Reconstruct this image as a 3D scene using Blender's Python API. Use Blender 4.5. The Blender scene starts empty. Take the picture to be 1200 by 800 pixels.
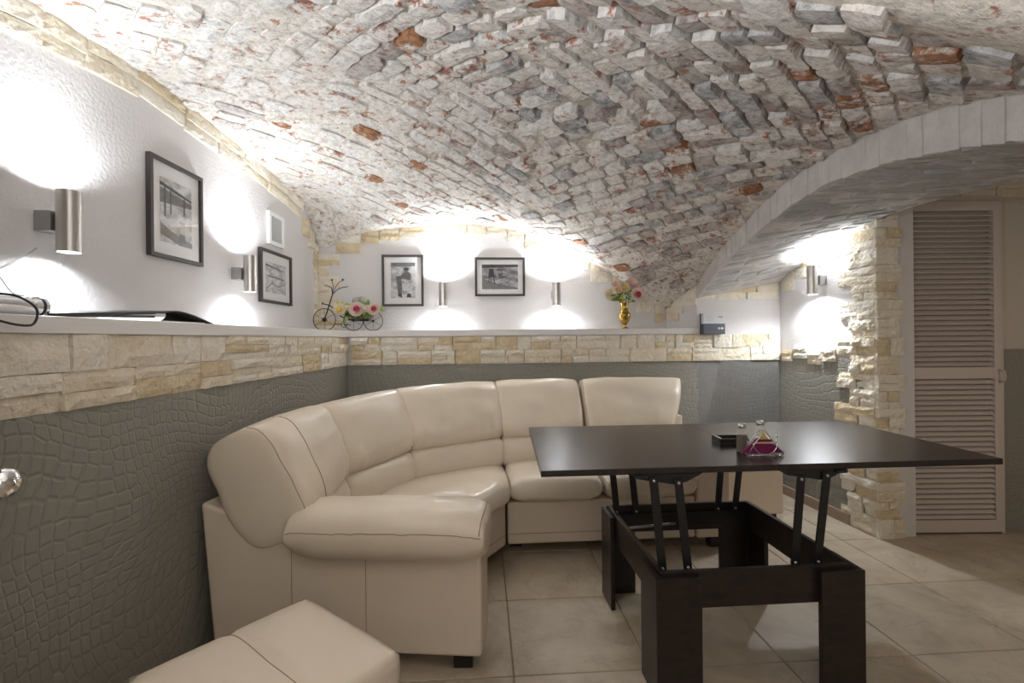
import bpy, math, random
import numpy as np
from mathutils import Vector, Matrix, noise as mnoise
random.seed(7)
R = random.random
def U(a, b): return a + (b - a) * random.random()
C = bpy.context.scene.collection
PI = math.pi
F, H0 = 566.7, 1.2                       # focal length in pixels (1200 wide), eye height

# ---------------------------------------------------------------- camera, world, exposure
cd = bpy.data.cameras.new('camera'); cam = bpy.data.objects.new('camera', cd); C.objects.link(cam)
cam.location = (0, 0, H0); cam.rotation_euler = (PI / 2, 0.0095, 0)
cd.sensor_width = 36; cd.lens = 17.0; cd.shift_y = -0.0025; cd.clip_start = 0.02
bpy.context.scene.camera = cam
w = bpy.data.worlds.new('world'); bpy.context.scene.world = w; w.use_nodes = True
w.node_tree.nodes['Background'].inputs[0].default_value = (1.0, 0.90, 0.80, 1)
w.node_tree.nodes['Background'].inputs[1].default_value = 0.155
vs = bpy.context.scene.view_settings
vs.view_transform = 'Standard'; vs.look = 'None'; vs.gamma = 1; vs.use_curve_mapping = False
vs.exposure = 0.76
LAMP_UP, LAMP_DOWN = 13.0, 4.2
def area(name, loc, rot, size, power, col):
    l = bpy.data.lights.new(name, 'AREA'); l.energy = power; l.size = size; l.color = col
    o = bpy.data.objects.new(name, l); o.location = loc; o.rotation_euler = rot; C.objects.link(o); return o
area('camera_side_fill', (0.3, -0.5, 1.75), (math.radians(72), 0, 0), 1.3, 4, (1.0, 0.93, 0.85))  # soft fill added behind the camera for the front of the room
area('added_vault_fill_left', (-0.80, 0.35, 1.50), (math.radians(152), 0, math.radians(-20)), 0.20, 13, (0.93, 0.96, 1.0))  # added uplight that brightens the vault from the left, no wall fitting here
area('added_vault_fill_front', (0.35, 0.25, 1.35), (math.radians(155), 0, 0), 0.30, 2.5, (0.97, 0.97, 1.0))  # second added uplight, weak fill on the vault near the camera
area('side_room_light', (2.9, 1.0, 2.1), (0, 0, 0), 0.5, 5, (1.0, 0.85, 0.68))

# ---------------------------------------------------------------- materials
def mat(name, col, rough=0.6, metal=0.0, spec=0.5, var=None, vscale=5.0, vdet=6, bump=0.0, bscale=60.0, bdist=0.01, coat=0.0, stretch=None, trans=0.0, ramp=(0.35, 0.65)):
    m = bpy.data.materials.new(name); m.use_nodes = True
    nt = m.node_tree; N = nt.nodes; L = nt.links; b = N['Principled BSDF']
    b.inputs['Base Color'].default_value = (*col, 1); b.inputs['Roughness'].default_value = rough
    b.inputs['Metallic'].default_value = metal; b.inputs['Specular IOR Level'].default_value = spec
    b.inputs['Coat Weight'].default_value = coat; b.inputs['Transmission Weight'].default_value = trans
    g = N.new('ShaderNodeNewGeometry'); src = g.outputs['Position']
    if stretch:
        mp = N.new('ShaderNodeMapping'); mp.inputs['Scale'].default_value = stretch
        L.new(src, mp.inputs[0]); src = mp.outputs[0]
    if var:
        n = N.new('ShaderNodeTexNoise'); n.inputs['Scale'].default_value = vscale; n.inputs['Detail'].default_value = vdet; n.inputs['Roughness'].default_value = 0.65
        L.new(src, n.inputs['Vector'])
        r = N.new('ShaderNodeValToRGB'); r.color_ramp.elements[0].position = ramp[0]; r.color_ramp.elements[1].position = ramp[1]
        r.color_ramp.elements[0].color = (*var, 1); r.color_ramp.elements[1].color = (*col, 1)
        L.new(n.outputs['Fac'], r.inputs[0]); L.new(r.outputs[0], b.inputs['Base Color'])
    if bump:
        n2 = N.new('ShaderNodeTexNoise'); n2.inputs['Scale'].default_value = bscale; n2.inputs['Detail'].default_value = 5
        L.new(src, n2.inputs['Vector'])
        bp = N.new('ShaderNodeBump'); bp.inputs['Strength'].default_value = bump; bp.inputs['Distance'].default_value = bdist
        L.new(n2.outputs['Fac'], bp.inputs['Height']); L.new(bp.outputs[0], b.inputs['Normal'])
    return m

def brickmat(name, col, wash, amount, rough=0.85):
    """brick colour under a worn lime wash, wash in patches by world noise"""
    m = mat(name, col, rough); nt = m.node_tree; N = nt.nodes; L = nt.links; b = N['Principled BSDF']
    g = N.new('ShaderNodeNewGeometry')
    n1 = N.new('ShaderNodeTexNoise'); n1.inputs['Scale'].default_value = 9; n1.inputs['Detail'].default_value = 9; n1.inputs['Roughness'].default_value = 0.72
    n2 = N.new('ShaderNodeTexNoise'); n2.inputs['Scale'].default_value = 38; n2.inputs['Detail'].default_value = 6; n2.inputs['Roughness'].default_value = 0.7
    for n in (n1, n2): L.new(g.outputs['Position'], n.inputs['Vector'])
    r = N.new('ShaderNodeValToRGB'); r.color_ramp.elements[0].position = 0.62 - amount * 0.3; r.color_ramp.elements[1].position = 0.70 - amount * 0.3
    L.new(n1.outputs['Fac'], r.inputs[0])
    r2 = N.new('ShaderNodeValToRGB'); r2.color_ramp.elements[0].position = 0.38; r2.color_ramp.elements[1].position = 0.62
    r2.color_ramp.elements[0].color = (*[c * 0.45 for c in col], 1); r2.color_ramp.elements[1].color = (*[min(1, c * 1.15) for c in col], 1)
    L.new(n2.outputs['Fac'], r2.inputs[0])
    r3 = N.new('ShaderNodeValToRGB'); r3.color_ramp.elements[0].position = 0.33; r3.color_ramp.elements[1].position = 0.55
    r3.color_ramp.elements[0].color = (*[c * 0.60 for c in wash], 1); r3.color_ramp.elements[1].color = (*wash, 1)
    L.new(n2.outputs['Fac'], r3.inputs[0])
    mx = N.new('ShaderNodeMix'); mx.data_type = 'RGBA'
    L.new(r.outputs[0], mx.inputs['Factor']); L.new(r2.outputs[0], mx.inputs['A']); L.new(r3.outputs[0], mx.inputs['B'])
    n3 = N.new('ShaderNodeTexNoise'); n3.inputs['Scale'].default_value = 17; n3.inputs['Detail'].default_value = 7; n3.inputs['Roughness'].default_value = 0.7; L.new(g.outputs['Position'], n3.inputs['Vector'])
    r4 = N.new('ShaderNodeValToRGB'); r4.color_ramp.elements[0].position = 0.575; r4.color_ramp.elements[1].position = 0.625; L.new(n3.outputs['Fac'], r4.inputs[0])
    m4 = N.new('ShaderNodeMix'); m4.data_type = 'RGBA'; L.new(r4.outputs[0], m4.inputs['Factor']); L.new(mx.outputs['Result'], m4.inputs['A']); m4.inputs['B'].default_value = (0.42, 0.21, 0.14, 1)
    L.new(m4.outputs['Result'], b.inputs['Base Color'])
    bp = N.new('ShaderNodeBump'); bp.inputs['Strength'].default_value = 1.0; bp.inputs['Distance'].default_value = 0.012
    L.new(n2.outputs['Fac'], bp.inputs['Height']); L.new(bp.outputs[0], b.inputs['Normal'])
    return m
WASH = (0.80, 0.755, 0.70)
M = {}
M['brick_white'] = brickmat('brick_white', (0.60, 0.57, 0.54), (0.82, 0.79, 0.75), 0.95)
M['brick_cream'] = brickmat('brick_cream', (0.56, 0.50, 0.44), WASH, 1.0)
M['brick_grey'] = brickmat('brick_grey', (0.44, 0.44, 0.44), (0.64, 0.63, 0.62), 0.55)
M['brick_mauve'] = brickmat('brick_mauve', (0.40, 0.325, 0.30), (0.56, 0.51, 0.48), 0.65)
M['brick_pink'] = brickmat('brick_pink', (0.50, 0.32, 0.26), WASH, 0.8)
M['brick_red'] = brickmat('brick_red', (0.38, 0.17, 0.11), WASH, 0.65)
M['brick_orange'] = brickmat('brick_orange', (0.43, 0.20, 0.10), WASH, 0.35)
M['mortar'] = brickmat('mortar', (0.52, 0.45, 0.38), (0.78, 0.72, 0.64), 0.85)
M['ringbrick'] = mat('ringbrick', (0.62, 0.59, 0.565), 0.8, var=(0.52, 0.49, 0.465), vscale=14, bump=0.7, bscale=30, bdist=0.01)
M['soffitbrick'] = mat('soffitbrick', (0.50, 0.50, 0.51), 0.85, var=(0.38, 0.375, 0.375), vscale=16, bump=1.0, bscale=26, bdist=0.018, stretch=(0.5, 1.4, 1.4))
def stonemat(name, a, b):
    return mat(name, a, 0.75, var=b, vscale=11, vdet=8, bump=1.0, bscale=42, bdist=0.012, ramp=(0.3, 0.6))
M['stone_cream'] = stonemat('stone_cream', (0.80, 0.73, 0.60), (0.70, 0.60, 0.44))
M['stone_pale'] = stonemat('stone_pale', (0.84, 0.79, 0.69), (0.75, 0.67, 0.54))
M['stone_ochre'] = stonemat('stone_ochre', (0.73, 0.62, 0.43), (0.58, 0.45, 0.27))
STONES = ['stone_cream', 'stone_cream', 'stone_pale', 'stone_pale', 'stone_ochre']
M['wallpaper'] = mat('wallpaper', (0.70, 0.675, 0.67), 0.75, bump=0.55, bscale=70, bdist=0.006)
M['wallpaper_warm'] = mat('wallpaper_warm', (0.58, 0.53, 0.47), 0.7, bump=0.5, bscale=60, bdist=0.006)
M['grout'] = mat('grout', (0.27, 0.22, 0.16), 0.95, bump=0.4, bscale=90)
M['ledge'] = mat('ledge', (0.80, 0.78, 0.765), 0.4, var=(0.74, 0.72, 0.70), vscale=4, stretch=(6, 0.6, 12))
M['leather'] = mat('leather', (0.80, 0.705, 0.57), 0.29, spec=0.5, var=(0.75, 0.655, 0.54), vscale=4, bump=0.16, bscale=170, bdist=0.003)
M['leather_body'] = mat('leather_body', (0.74, 0.64, 0.525), 0.45, spec=0.4, bump=0.16, bscale=200, bdist=0.003)
M['seam'] = mat('seam', (0.36, 0.27, 0.19), 0.7)
M['wenge'] = mat('wenge', (0.026, 0.016, 0.013), 0.36, spec=0.5, var=(0.012, 0.008, 0.007), vscale=7, stretch=(1.2, 26, 6), bump=0.12, bscale=14, bdist=0.002)
M['wenge_top'] = mat('wenge_top', (0.034, 0.021, 0.017), 0.27, spec=0.55, var=(0.018, 0.012, 0.010), vscale=7, stretch=(1.4, 24, 6), bump=0.10, bscale=14, bdist=0.0015)
M['black_metal'] = mat('black_metal', (0.012, 0.012, 0.013), 0.35, spec=0.5)
M['steel'] = mat('steel', (0.62, 0.60, 0.57), 0.30, 1.0, bump=0.05, bscale=20, stretch=(40, 40, 0.5))
M['steel_dark'] = mat('steel_dark', (0.42, 0.42, 0.42), 0.45, 1.0)
M['chrome'] = mat('chrome', (0.85, 0.85, 0.87), 0.08, 1.0)
M['gold'] = mat('gold', (0.62, 0.43, 0.13), 0.24, 1.0, var=(0.42, 0.27, 0.07), vscale=25)
M['iron'] = mat('iron', (0.05, 0.04, 0.03), 0.5, 0.6)
M['black'] = mat('black', (0.012, 0.012, 0.012), 0.35)
M['white'] = mat('white', (0.80, 0.80, 0.80), 0.5)
M['grille'] = mat('grille', (0.55, 0.55, 0.54), 0.6)
M['dark_void'] = mat('dark_void', (0.05, 0.05, 0.05), 0.9)
M['louver'] = mat('louver', (0.60, 0.53, 0.49), 0.5, bump=0.05, bscale=80)
M['frame'] = mat('frame', (0.045, 0.036, 0.036), 0.4)
M['matboard'] = mat('matboard', (0.82, 0.81, 0.80), 0.8)
M['basewood'] = mat('basewood', (0.42, 0.32, 0.25), 0.5, var=(0.33, 0.25, 0.19), vscale=6, stretch=(3, 3, 25))
M['door_wood'] = mat('door_wood', (0.12, 0.075, 0.05), 0.5, var=(0.07, 0.045, 0.03), vscale=5, stretch=(10, 10, 1))
M['purple'] = mat('purple', (0.19, 0.007, 0.085), 0.75, bump=0.3, bscale=200, bdist=0.002)
M['yellow_paper'] = mat('yellow_paper', (0.70, 0.52, 0.20), 0.8)
M['pepper'] = mat('pepper', (0.20, 0.155, 0.12), 0.9, var=(0.08, 0.06, 0.045), vscale=300)
M['salt'] = mat('salt', (0.85, 0.83, 0.78), 0.9)
M['leaf'] = mat('leaf', (0.24, 0.36, 0.055), 0.5, var=(0.12, 0.22, 0.03), vscale=30)
M['leaf_pale'] = mat('leaf_pale', (0.50, 0.60, 0.14), 0.5)
M['petal_cream'] = mat('petal_cream', (0.88, 0.80, 0.62), 0.6)
M['petal_pink'] = mat('petal_pink', (0.88, 0.64, 0.56), 0.6)
M['petal_blush'] = mat('petal_blush', (0.90, 0.76, 0.68), 0.6)
M['flower_red'] = mat('flower_red', (0.42, 0.015, 0.06), 0.6)
M['flower_yellow'] = mat('flower_yellow', (0.85, 0.60, 0.12), 0.6)
M['sage'] = mat('sage', (0.36, 0.38, 0.30), 0.7)
M['intercom_grey'] = mat('intercom_grey', (0.10, 0.115, 0.14), 0.4)
M['intercom_white'] = mat('intercom_white', (0.66, 0.68, 0.72), 0.4)
M['paper'] = mat('paper', (0.8, 0.78, 0.75), 0.7)
gm = bpy.data.materials.new('glass'); gm.use_nodes = True; nt = gm.node_tree
for n in list(nt.nodes): nt.nodes.remove(n)
o_ = nt.nodes.new('ShaderNodeOutputMaterial'); mx = nt.nodes.new('ShaderNodeMixShader'); tr = nt.nodes.new('ShaderNodeBsdfTransparent'); gl = nt.nodes.new('ShaderNodeBsdfGlossy'); fr = nt.nodes.new('ShaderNodeLayerWeight'); pw = nt.nodes.new('ShaderNodeMath'); ma = nt.nodes.new('ShaderNodeMath')
gl.inputs['Roughness'].default_value = 0.03; fr.inputs[0].default_value = 0.5; pw.operation = 'POWER'; pw.inputs[1].default_value = 4; ma.operation = 'MULTIPLY_ADD'; ma.inputs[1].default_value = 0.55; ma.inputs[2].default_value = 0.04
nt.links.new(fr.outputs['Facing'], pw.inputs[0]); nt.links.new(pw.outputs[0], ma.inputs[0]); nt.links.new(ma.outputs[0], mx.inputs[0]); nt.links.new(tr.outputs[0], mx.inputs[1]); nt.links.new(gl.outputs[0], mx.inputs[2]); nt.links.new(mx.outputs[0], o_.inputs[0])
M['glass'] = gm
em = bpy.data.materials.new('bulb'); em.use_nodes = True; eb = em.node_tree.nodes['Principled BSDF']
eb.inputs['Emission Color'].default_value = (0.92, 0.96, 1, 1); eb.inputs['Emission Strength'].default_value = 25
M['bulb'] = em

def panelmat():
    """embossed reptile-skin vinyl: rounded cells whose size and direction flow"""
    m = mat('embossed_vinyl', (0.275, 0.265, 0.23), 0.5, spec=0.35); nt = m.node_tree; N = nt.nodes; L = nt.links; b = N['Principled BSDF']
    g = N.new('ShaderNodeNewGeometry'); s = N.new('ShaderNodeSeparateXYZ'); L.new(g.outputs['Position'], s.inputs[0])
    ad = N.new('ShaderNodeMath'); ad.operation = 'ADD'; L.new(s.outputs['X'], ad.inputs[0]); L.new(s.outputs['Y'], ad.inputs[1])
    cb = N.new('ShaderNodeCombineXYZ'); L.new(ad.outputs[0], cb.inputs['X']); L.new(s.outputs['Z'], cb.inputs['Y'])
    n = N.new('ShaderNodeTexNoise'); n.inputs['Scale'].default_value = 2.3; n.inputs['Detail'].default_value = 0; L.new(cb.outputs[0], n.inputs['Vector'])
    sub = N.new('ShaderNodeVectorMath'); sub.operation = 'SUBTRACT'; sub.inputs[1].default_value = (0.5, 0.5, 0.5); L.new(n.outputs['Color'], sub.inputs[0])
    sc = N.new('ShaderNodeVectorMath'); sc.operation = 'SCALE'; sc.inputs['Scale'].default_value = 0.30; L.new(sub.outputs[0], sc.inputs[0])
    a2 = N.new('ShaderNodeVectorMath'); a2.operation = 'ADD'; L.new(cb.outputs[0], a2.inputs[0]); L.new(sc.outputs[0], a2.inputs[1])
    mp = N.new('ShaderNodeMapping'); mp.inputs['Scale'].default_value = (1.15, 1.0, 0.0); L.new(a2.outputs[0], mp.inputs[0])
    v = N.new('ShaderNodeTexVoronoi'); v.voronoi_dimensions = '2D'; v.feature = 'DISTANCE_TO_EDGE'; v.inputs['Scale'].default_value = 24; v.inputs['Randomness'].default_value = 0.35; L.new(mp.outputs[0], v.inputs['Vector'])
    r = N.new('ShaderNodeValToRGB'); r.color_ramp.elements[0].position = 0.02; r.color_ramp.elements[1].position = 0.16; r.color_ramp.interpolation = 'EASE'
    L.new(v.outputs['Distance'], r.inputs[0])
    bp = N.new('ShaderNodeBump'); bp.inputs['Strength'].default_value = 0.5; bp.inputs['Distance'].default_value = 0.004
    L.new(r.outputs[0], bp.inputs['Height']); L.new(bp.outputs[0], b.inputs['Normal'])
    return m
M['panel'] = panelmat()
def tilemat(name, col, var):
    m = mat(name, col, 0.42, spec=0.4); nt = m.node_tree; N = nt.nodes; L = nt.links; b = N['Principled BSDF']
    g = N.new('ShaderNodeNewGeometry')
    n = N.new('ShaderNodeTexNoise'); n.inputs['Scale'].default_value = 3.2; n.inputs['Detail'].default_value = 9; n.inputs['Roughness'].default_value = 0.65; n.inputs['Distortion'].default_value = 0.6
    L.new(g.outputs['Position'], n.inputs['Vector'])
    r = N.new('ShaderNodeValToRGB'); e = r.color_ramp.elements; e[0].position = 0.33; e[0].color = (*var, 1); e[1].position = 0.62; e[1].color = (*col, 1)
    L.new(n.outputs['Fac'], r.inputs[0])
    n2 = N.new('ShaderNodeTexNoise'); n2.inputs['Scale'].default_value = 2.0; n2.inputs['Detail'].default_value = 7; n2.inputs['Distortion'].default_value = 1.6
    L.new(g.outputs['Position'], n2.inputs['Vector'])
    r2 = N.new('ShaderNodeValToRGB'); e = r2.color_ramp.elements; e[0].position = 0.49; e[0].color = (1, 1, 1, 1); e[1].position = 0.51; e[1].color = (1, 1, 1, 1); x = e.new(0.50); x.color = (0.62, 0.55, 0.47, 1)
    L.new(n2.outputs['Fac'], r2.inputs[0])
    mx = N.new('ShaderNodeMix'); mx.data_type = 'RGBA'; mx.blend_type = 'MULTIPLY'; mx.inputs['Factor'].default_value = 0.35
    L.new(r.outputs[0], mx.inputs['A']); L.new(r2.outputs[0], mx.inputs['B']); L.new(mx.outputs['Result'], b.inputs['Base Color'])
    bp = N.new('ShaderNodeBump'); bp.inputs['Strength'].default_value = 0.25; bp.inputs['Distance'].default_value = 0.004
    L.new(n.outputs['Fac'], bp.inputs['Height']); L.new(bp.outputs[0], b.inputs['Normal'])
    return m
M['tile_a'] = tilemat('tile_a', (0.54, 0.465, 0.36), (0.36, 0.29, 0.205))
M['tile_b'] = tilemat('tile_b', (0.58, 0.505, 0.40), (0.40, 0.33, 0.24))
M['tile_c'] = tilemat('tile_c', (0.48, 0.415, 0.325), (0.32, 0.265, 0.195))
def printmat(name, sc, lo, hi, st):
    return mat(name, hi, 0.6, var=lo, vscale=sc, vdet=9, stretch=st, ramp=(0.38, 0.6))
M['print_grey'] = printmat('print_grey', 14, (0.10, 0.10, 0.11), (0.50, 0.50, 0.51), (1, 1, 2.2))
M['print_light'] = printmat('print_light', 20, (0.32, 0.32, 0.33), (0.72, 0.72, 0.73), (1, 1, 1.5))
M['print_dark'] = mat('print_dark', (0.045, 0.045, 0.05), 0.6)
M['print_mid'] = mat('print_mid', (0.22, 0.22, 0.23), 0.6, var=(0.08, 0.08, 0.08), vscale=90)

# ---------------------------------------------------------------- geometry helpers
ORG = {}
class G:
    def __init__(s): s.v = []; s.f = []
    def add(s, vs_, fs):
        n = len(s.v); s.v += [tuple(p) for p in vs_]; s.f += [tuple(i + n for i in f) for f in fs]; return s
    def box(s, a, b):
        (x0, y0, z0), (x1, y1, z1) = a, b
        return s.add([(x0,y0,z0),(x1,y0,z0),(x1,y1,z0),(x0,y1,z0),(x0,y0,z1),(x1,y0,z1),(x1,y1,z1),(x0,y1,z1)],
                     [(0,3,2,1),(4,5,6,7),(0,1,5,4),(1,2,6,5),(2,3,7,6),(3,0,4,7)])
    def obox(s, c, ax, ay, az):          # centre and three half-axis vectors
        c, ax, ay, az = map(Vector, (c, ax, ay, az))
        P = [c + ax*i + ay*j + az*k for k in (-1,1) for i, j in ((-1,-1),(1,-1),(1,1),(-1,1))]
        return s.add(P, [(0,3,2,1),(4,5,6,7),(0,1,5,4),(1,2,6,5),(2,3,7,6),(3,0,4,7)])
    def prism(s, poly, z0, z1):          # plan polygon, counter-clockwise
        n = len(poly)
        z0s = z0 if hasattr(z0, '__len__') else [z0]*n; z1s = z1 if hasattr(z1, '__len__') else [z1]*n
        P = [(x, y, z0s[i]) for i, (x, y) in enumerate(poly)] + [(x, y, z1s[i]) for i, (x, y) in enumerate(poly)]
        return s.add(P, [tuple(range(n))[::-1], tuple(range(n, 2*n))] + [(i, (i+1) % n, (i+1) % n + n, i + n) for i in range(n)])
    def slab(s, pts, d):                 # any planar 3D polygon pushed along vector d
        n = len(pts); d = Vector(d); P = [Vector(p) for p in pts]; P += [p + d for p in P]
        return s.add(P, [tuple(range(n))[::-1], tuple(range(n, 2*n))] + [(i, (i+1) % n, (i+1) % n + n, i + n) for i in range(n)])
    def tube(s, path, r, n=8, closed=False):
        P = [Vector(p) for p in path]; m = len(P); rs = r if hasattr(r, '__len__') else [r]*m; base = len(s.v); prev = None
        for i, p in enumerate(P):
            if closed: t = P[(i+1) % m] - P[i-1]
            else: t = P[min(i+1, m-1)] - P[max(i-1, 0)]
            t.normalize()
            if prev is None:
                u = t.orthogonal().normalized()
            else:
                u = prev - t * prev.dot(t); u.normalize()
            prev = u; w_ = t.cross(u)
            for k in range(n):
                a = 2*PI*k/n; s.v.append(tuple(p + (u*math.cos(a) + w_*math.sin(a)) * rs[i]))
        for i in range(m if closed else m-1):
            j = (i+1) % m
            for k in range(n): s.f.append((base+i*n+k, base+i*n+(k+1)%n, base+j*n+(k+1)%n, base+j*n+k))
        if not closed: s.f.append(tuple(base+k for k in range(n))[::-1]); s.f.append(tuple(base+(m-1)*n+k for k in range(n)))
        return s
    def lathe(s, prof, c, n=24, axis=None):
        c = Vector(c); base = len(s.v); q = Vector((0,0,1)).rotation_difference(Vector(axis)) if axis else None
        for r, z in prof:
            for k in range(n):
                a = 2*PI*k/n; p = Vector((r*math.cos(a), r*math.sin(a), z))
                if q: p = q @ p
                s.v.append(tuple(c + p))
        m = len(prof)
        for i in range(m-1):
            for k in range(n): s.f.append((base+i*n+k, base+i*n+(k+1)%n, base+(i+1)*n+(k+1)%n, base+(i+1)*n+k))
        if prof[0][0] > 1e-6: s.f.append(tuple(base+k for k in range(n))[::-1])
        if prof[-1][0] > 1e-6: s.f.append(tuple(base+(m-1)*n+k for k in range(n)))
        return s
    def ball(s, c, r, n=12, sc=(1,1,1)):
        base = len(s.v); h = n//2
        for i in range(h+1):
            t = PI*i/h
            for k in range(n):
                a = 2*PI*k/n; s.v.append((c[0]+r*sc[0]*math.sin(t)*math.cos(a), c[1]+r*sc[1]*math.sin(t)*math.sin(a), c[2]+r*sc[2]*math.cos(t)))
        for i in range(h):
            for k in range(n): s.f.append((base+i*n+k, base+(i+1)*n+k, base+(i+1)*n+(k+1)%n, base+i*n+(k+1)%n))
        return s

def root(name, loc, label=None, cat=None, group=None, kind=None):
    o = bpy.data.objects.new(name, None); o.location = loc; o.empty_display_size = 0.1; C.objects.link(o); ORG[o] = Vector(loc)
    tag(o, label, cat, group, kind); return o
def tag(o, label=None, cat=None, group=None, kind=None):
    if label: o['label'] = label
    if cat: o['category'] = cat
    if group: o['group'] = group
    if kind: o['kind'] = kind
    return o
def ob(name, g, m, parent=None, smooth=False, bevel=0, kind=None, label=None, segs=2, mats=None, fm=None, origin=None):
    vs_ = g.v; xs = np.array(vs_)
    c = Vector(origin) if origin else Vector(((xs[:,0].min()+xs[:,0].max())/2, (xs[:,1].min()+xs[:,1].max())/2, xs[:,2].min()))
    me = bpy.data.meshes.new(name); me.from_pydata([tuple(Vector(p) - c) for p in vs_], [], g.f)
    if mats:
        for k in mats: me.materials.append(M[k])
        for p, i in zip(me.polygons, fm): p.material_index = i
    else: me.materials.append(M[m] if isinstance(m, str) else m)
    if smooth: me.polygons.foreach_set('use_smooth', [True]*len(me.polygons))
    me.update()
    o = bpy.data.objects.new(name, me); C.objects.link(o)
    if parent: o.parent = parent; o.location = c - ORG[parent]
    else: o.location = c
    ORG[o] = c
    if bevel:
        b = o.modifiers.new('bevel', 'BEVEL'); b.width = bevel; b.segments = segs; b.limit_method = 'ANGLE'; b.harden_normals = False
    if kind: o['kind'] = kind
    if label: o['label'] = label
    return o
def nz(x, y, z=0.0, s=1.0): return mnoise.noise(Vector((x*s, y*s, z*s)))

# ---------------------------------------------------------------- room dimensions
XL, XU = -1.19, -1.50                    # lower and upper left wall planes
ZB0, ZB1, ZL = 1.02, 1.225, 1.27         # stone band bottom, top, ledge top
YAW = 0.0707
def YF(x): return 3.5 + YAW*(x + 1.19)   # front plane of the back wall
def YU(x): return 3.73 + YAW*(x + 1.5)   # recessed upper plane of the back wall
def XR(y): return 2.072 + (3.72 - y)*0.112   # right wall plane
NB, NBn = Vector((1, YAW, 0)).normalized(), Vector((YAW, -1, 0)).normalized()    # along back wall, out of it
NR, NRn = Vector((0.112, -1, 0)).normalized(), Vector((-1, -0.112, 0)).normalized()

# smooth tables
def table(pts, smooth=9):
    xs, zs = zip(*sorted(pts)); gx = np.linspace(xs[0], xs[-1], 400); gz = np.interp(gx, xs, zs)
    k = np.ones(smooth)/smooth
    for _ in range(2): gz = np.convolve(np.pad(gz, smooth//2, mode='edge'), k, 'valid')
    return lambda x: float(np.interp(x, gx, gz))
Lz = table([(-.2,1.5),(.3,1.9),(.8,2.1),(1.2,2.2),(1.47,2.25),(2.0,2.295),(2.5,2.27),(3.0,2.24),(3.3,2.215),(3.5,2.18),(3.62,2.08),(3.75,1.88),(4.1,1.4)], 7)
Rz = table([(-.2,.9),(.3,1.1),(.7,1.45),(1.0,1.68),(1.33,1.864),(1.61,1.943),(1.9,1.985),(2.3,1.995),(2.54,1.975),(2.8,1.91),(3.3,1.767),(3.68,1.60),(3.95,1.38),(4.2,1.1)], 15)
Bz = table([(-1.6,1.80),(-1.48,1.887),(-1.30,1.97),(-1.145,2.035),(-.815,2.075),(-.305,2.108),(-.04,2.075),(.27,1.98),(.557,1.856),(.79,1.717),(1.05,1.548),(1.235,1.39),(1.45,1.2)], 15)
def Sz(x, y):
    s = min(1, max(0, (x + 1.5)/2.91)); yp = y - YAW*(x + 1.5)
    b = Lz(yp)*(1-s) + Rz(yp + YAW*2.91)*s
    v = (yp - 0.2)/3.5
    if 0 < v < 1: b += 0.12*math.sin(PI*s)*math.sin(PI*v)
    l = Bz(x); k = 0.03; mxx = max(b, l)
    return mxx + k*math.log(math.exp((b-mxx)/k) + math.exp((l-mxx)/k))
def Sn(x, y):
    e = 0.02; gx = (Sz(x+e, y)-Sz(x-e, y))/(2*e); gy = (Sz(x, y+e)-Sz(x, y-e))/(2*e)
    n = Vector((gx, gy, -1)); n.normalize(); return n
def relief(x, y):
    a = max(0, 1 - abs(x-.45)/1.25)*max(0, 1-abs(y-2.1)/1.4)
    return min(1, a*1.7)
def mort(x, y): return 0.005*nz(x, y, 0, 7) + 0.004*nz(x, y, 3, 23) - relief(x, y)*(.022 + .022*nz(x, y, 8, 4)) - .001*(1-relief(x, y))

# ---------------------------------------------------------------- ceiling vault
g = G(); nx, ny = 122, 170; xs = np.linspace(-1.58, 1.44, nx); ys = np.linspace(-0.15, 4.08, ny)
for y in ys:
    for x in xs:
        n = Sn(x, y); p = Vector((x, y, Sz(x, y))) + n*(mort(x, y)); g.v.append(tuple(p))
for j in range(ny-1):
    for i in range(nx-1): a = j*nx+i; g.f.append((a, a+nx, a+nx+1, a+1))
ceiling = ob('ceiling', g, 'mortar', smooth=True, kind='structure', origin=(0, 2, 2.2))

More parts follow.
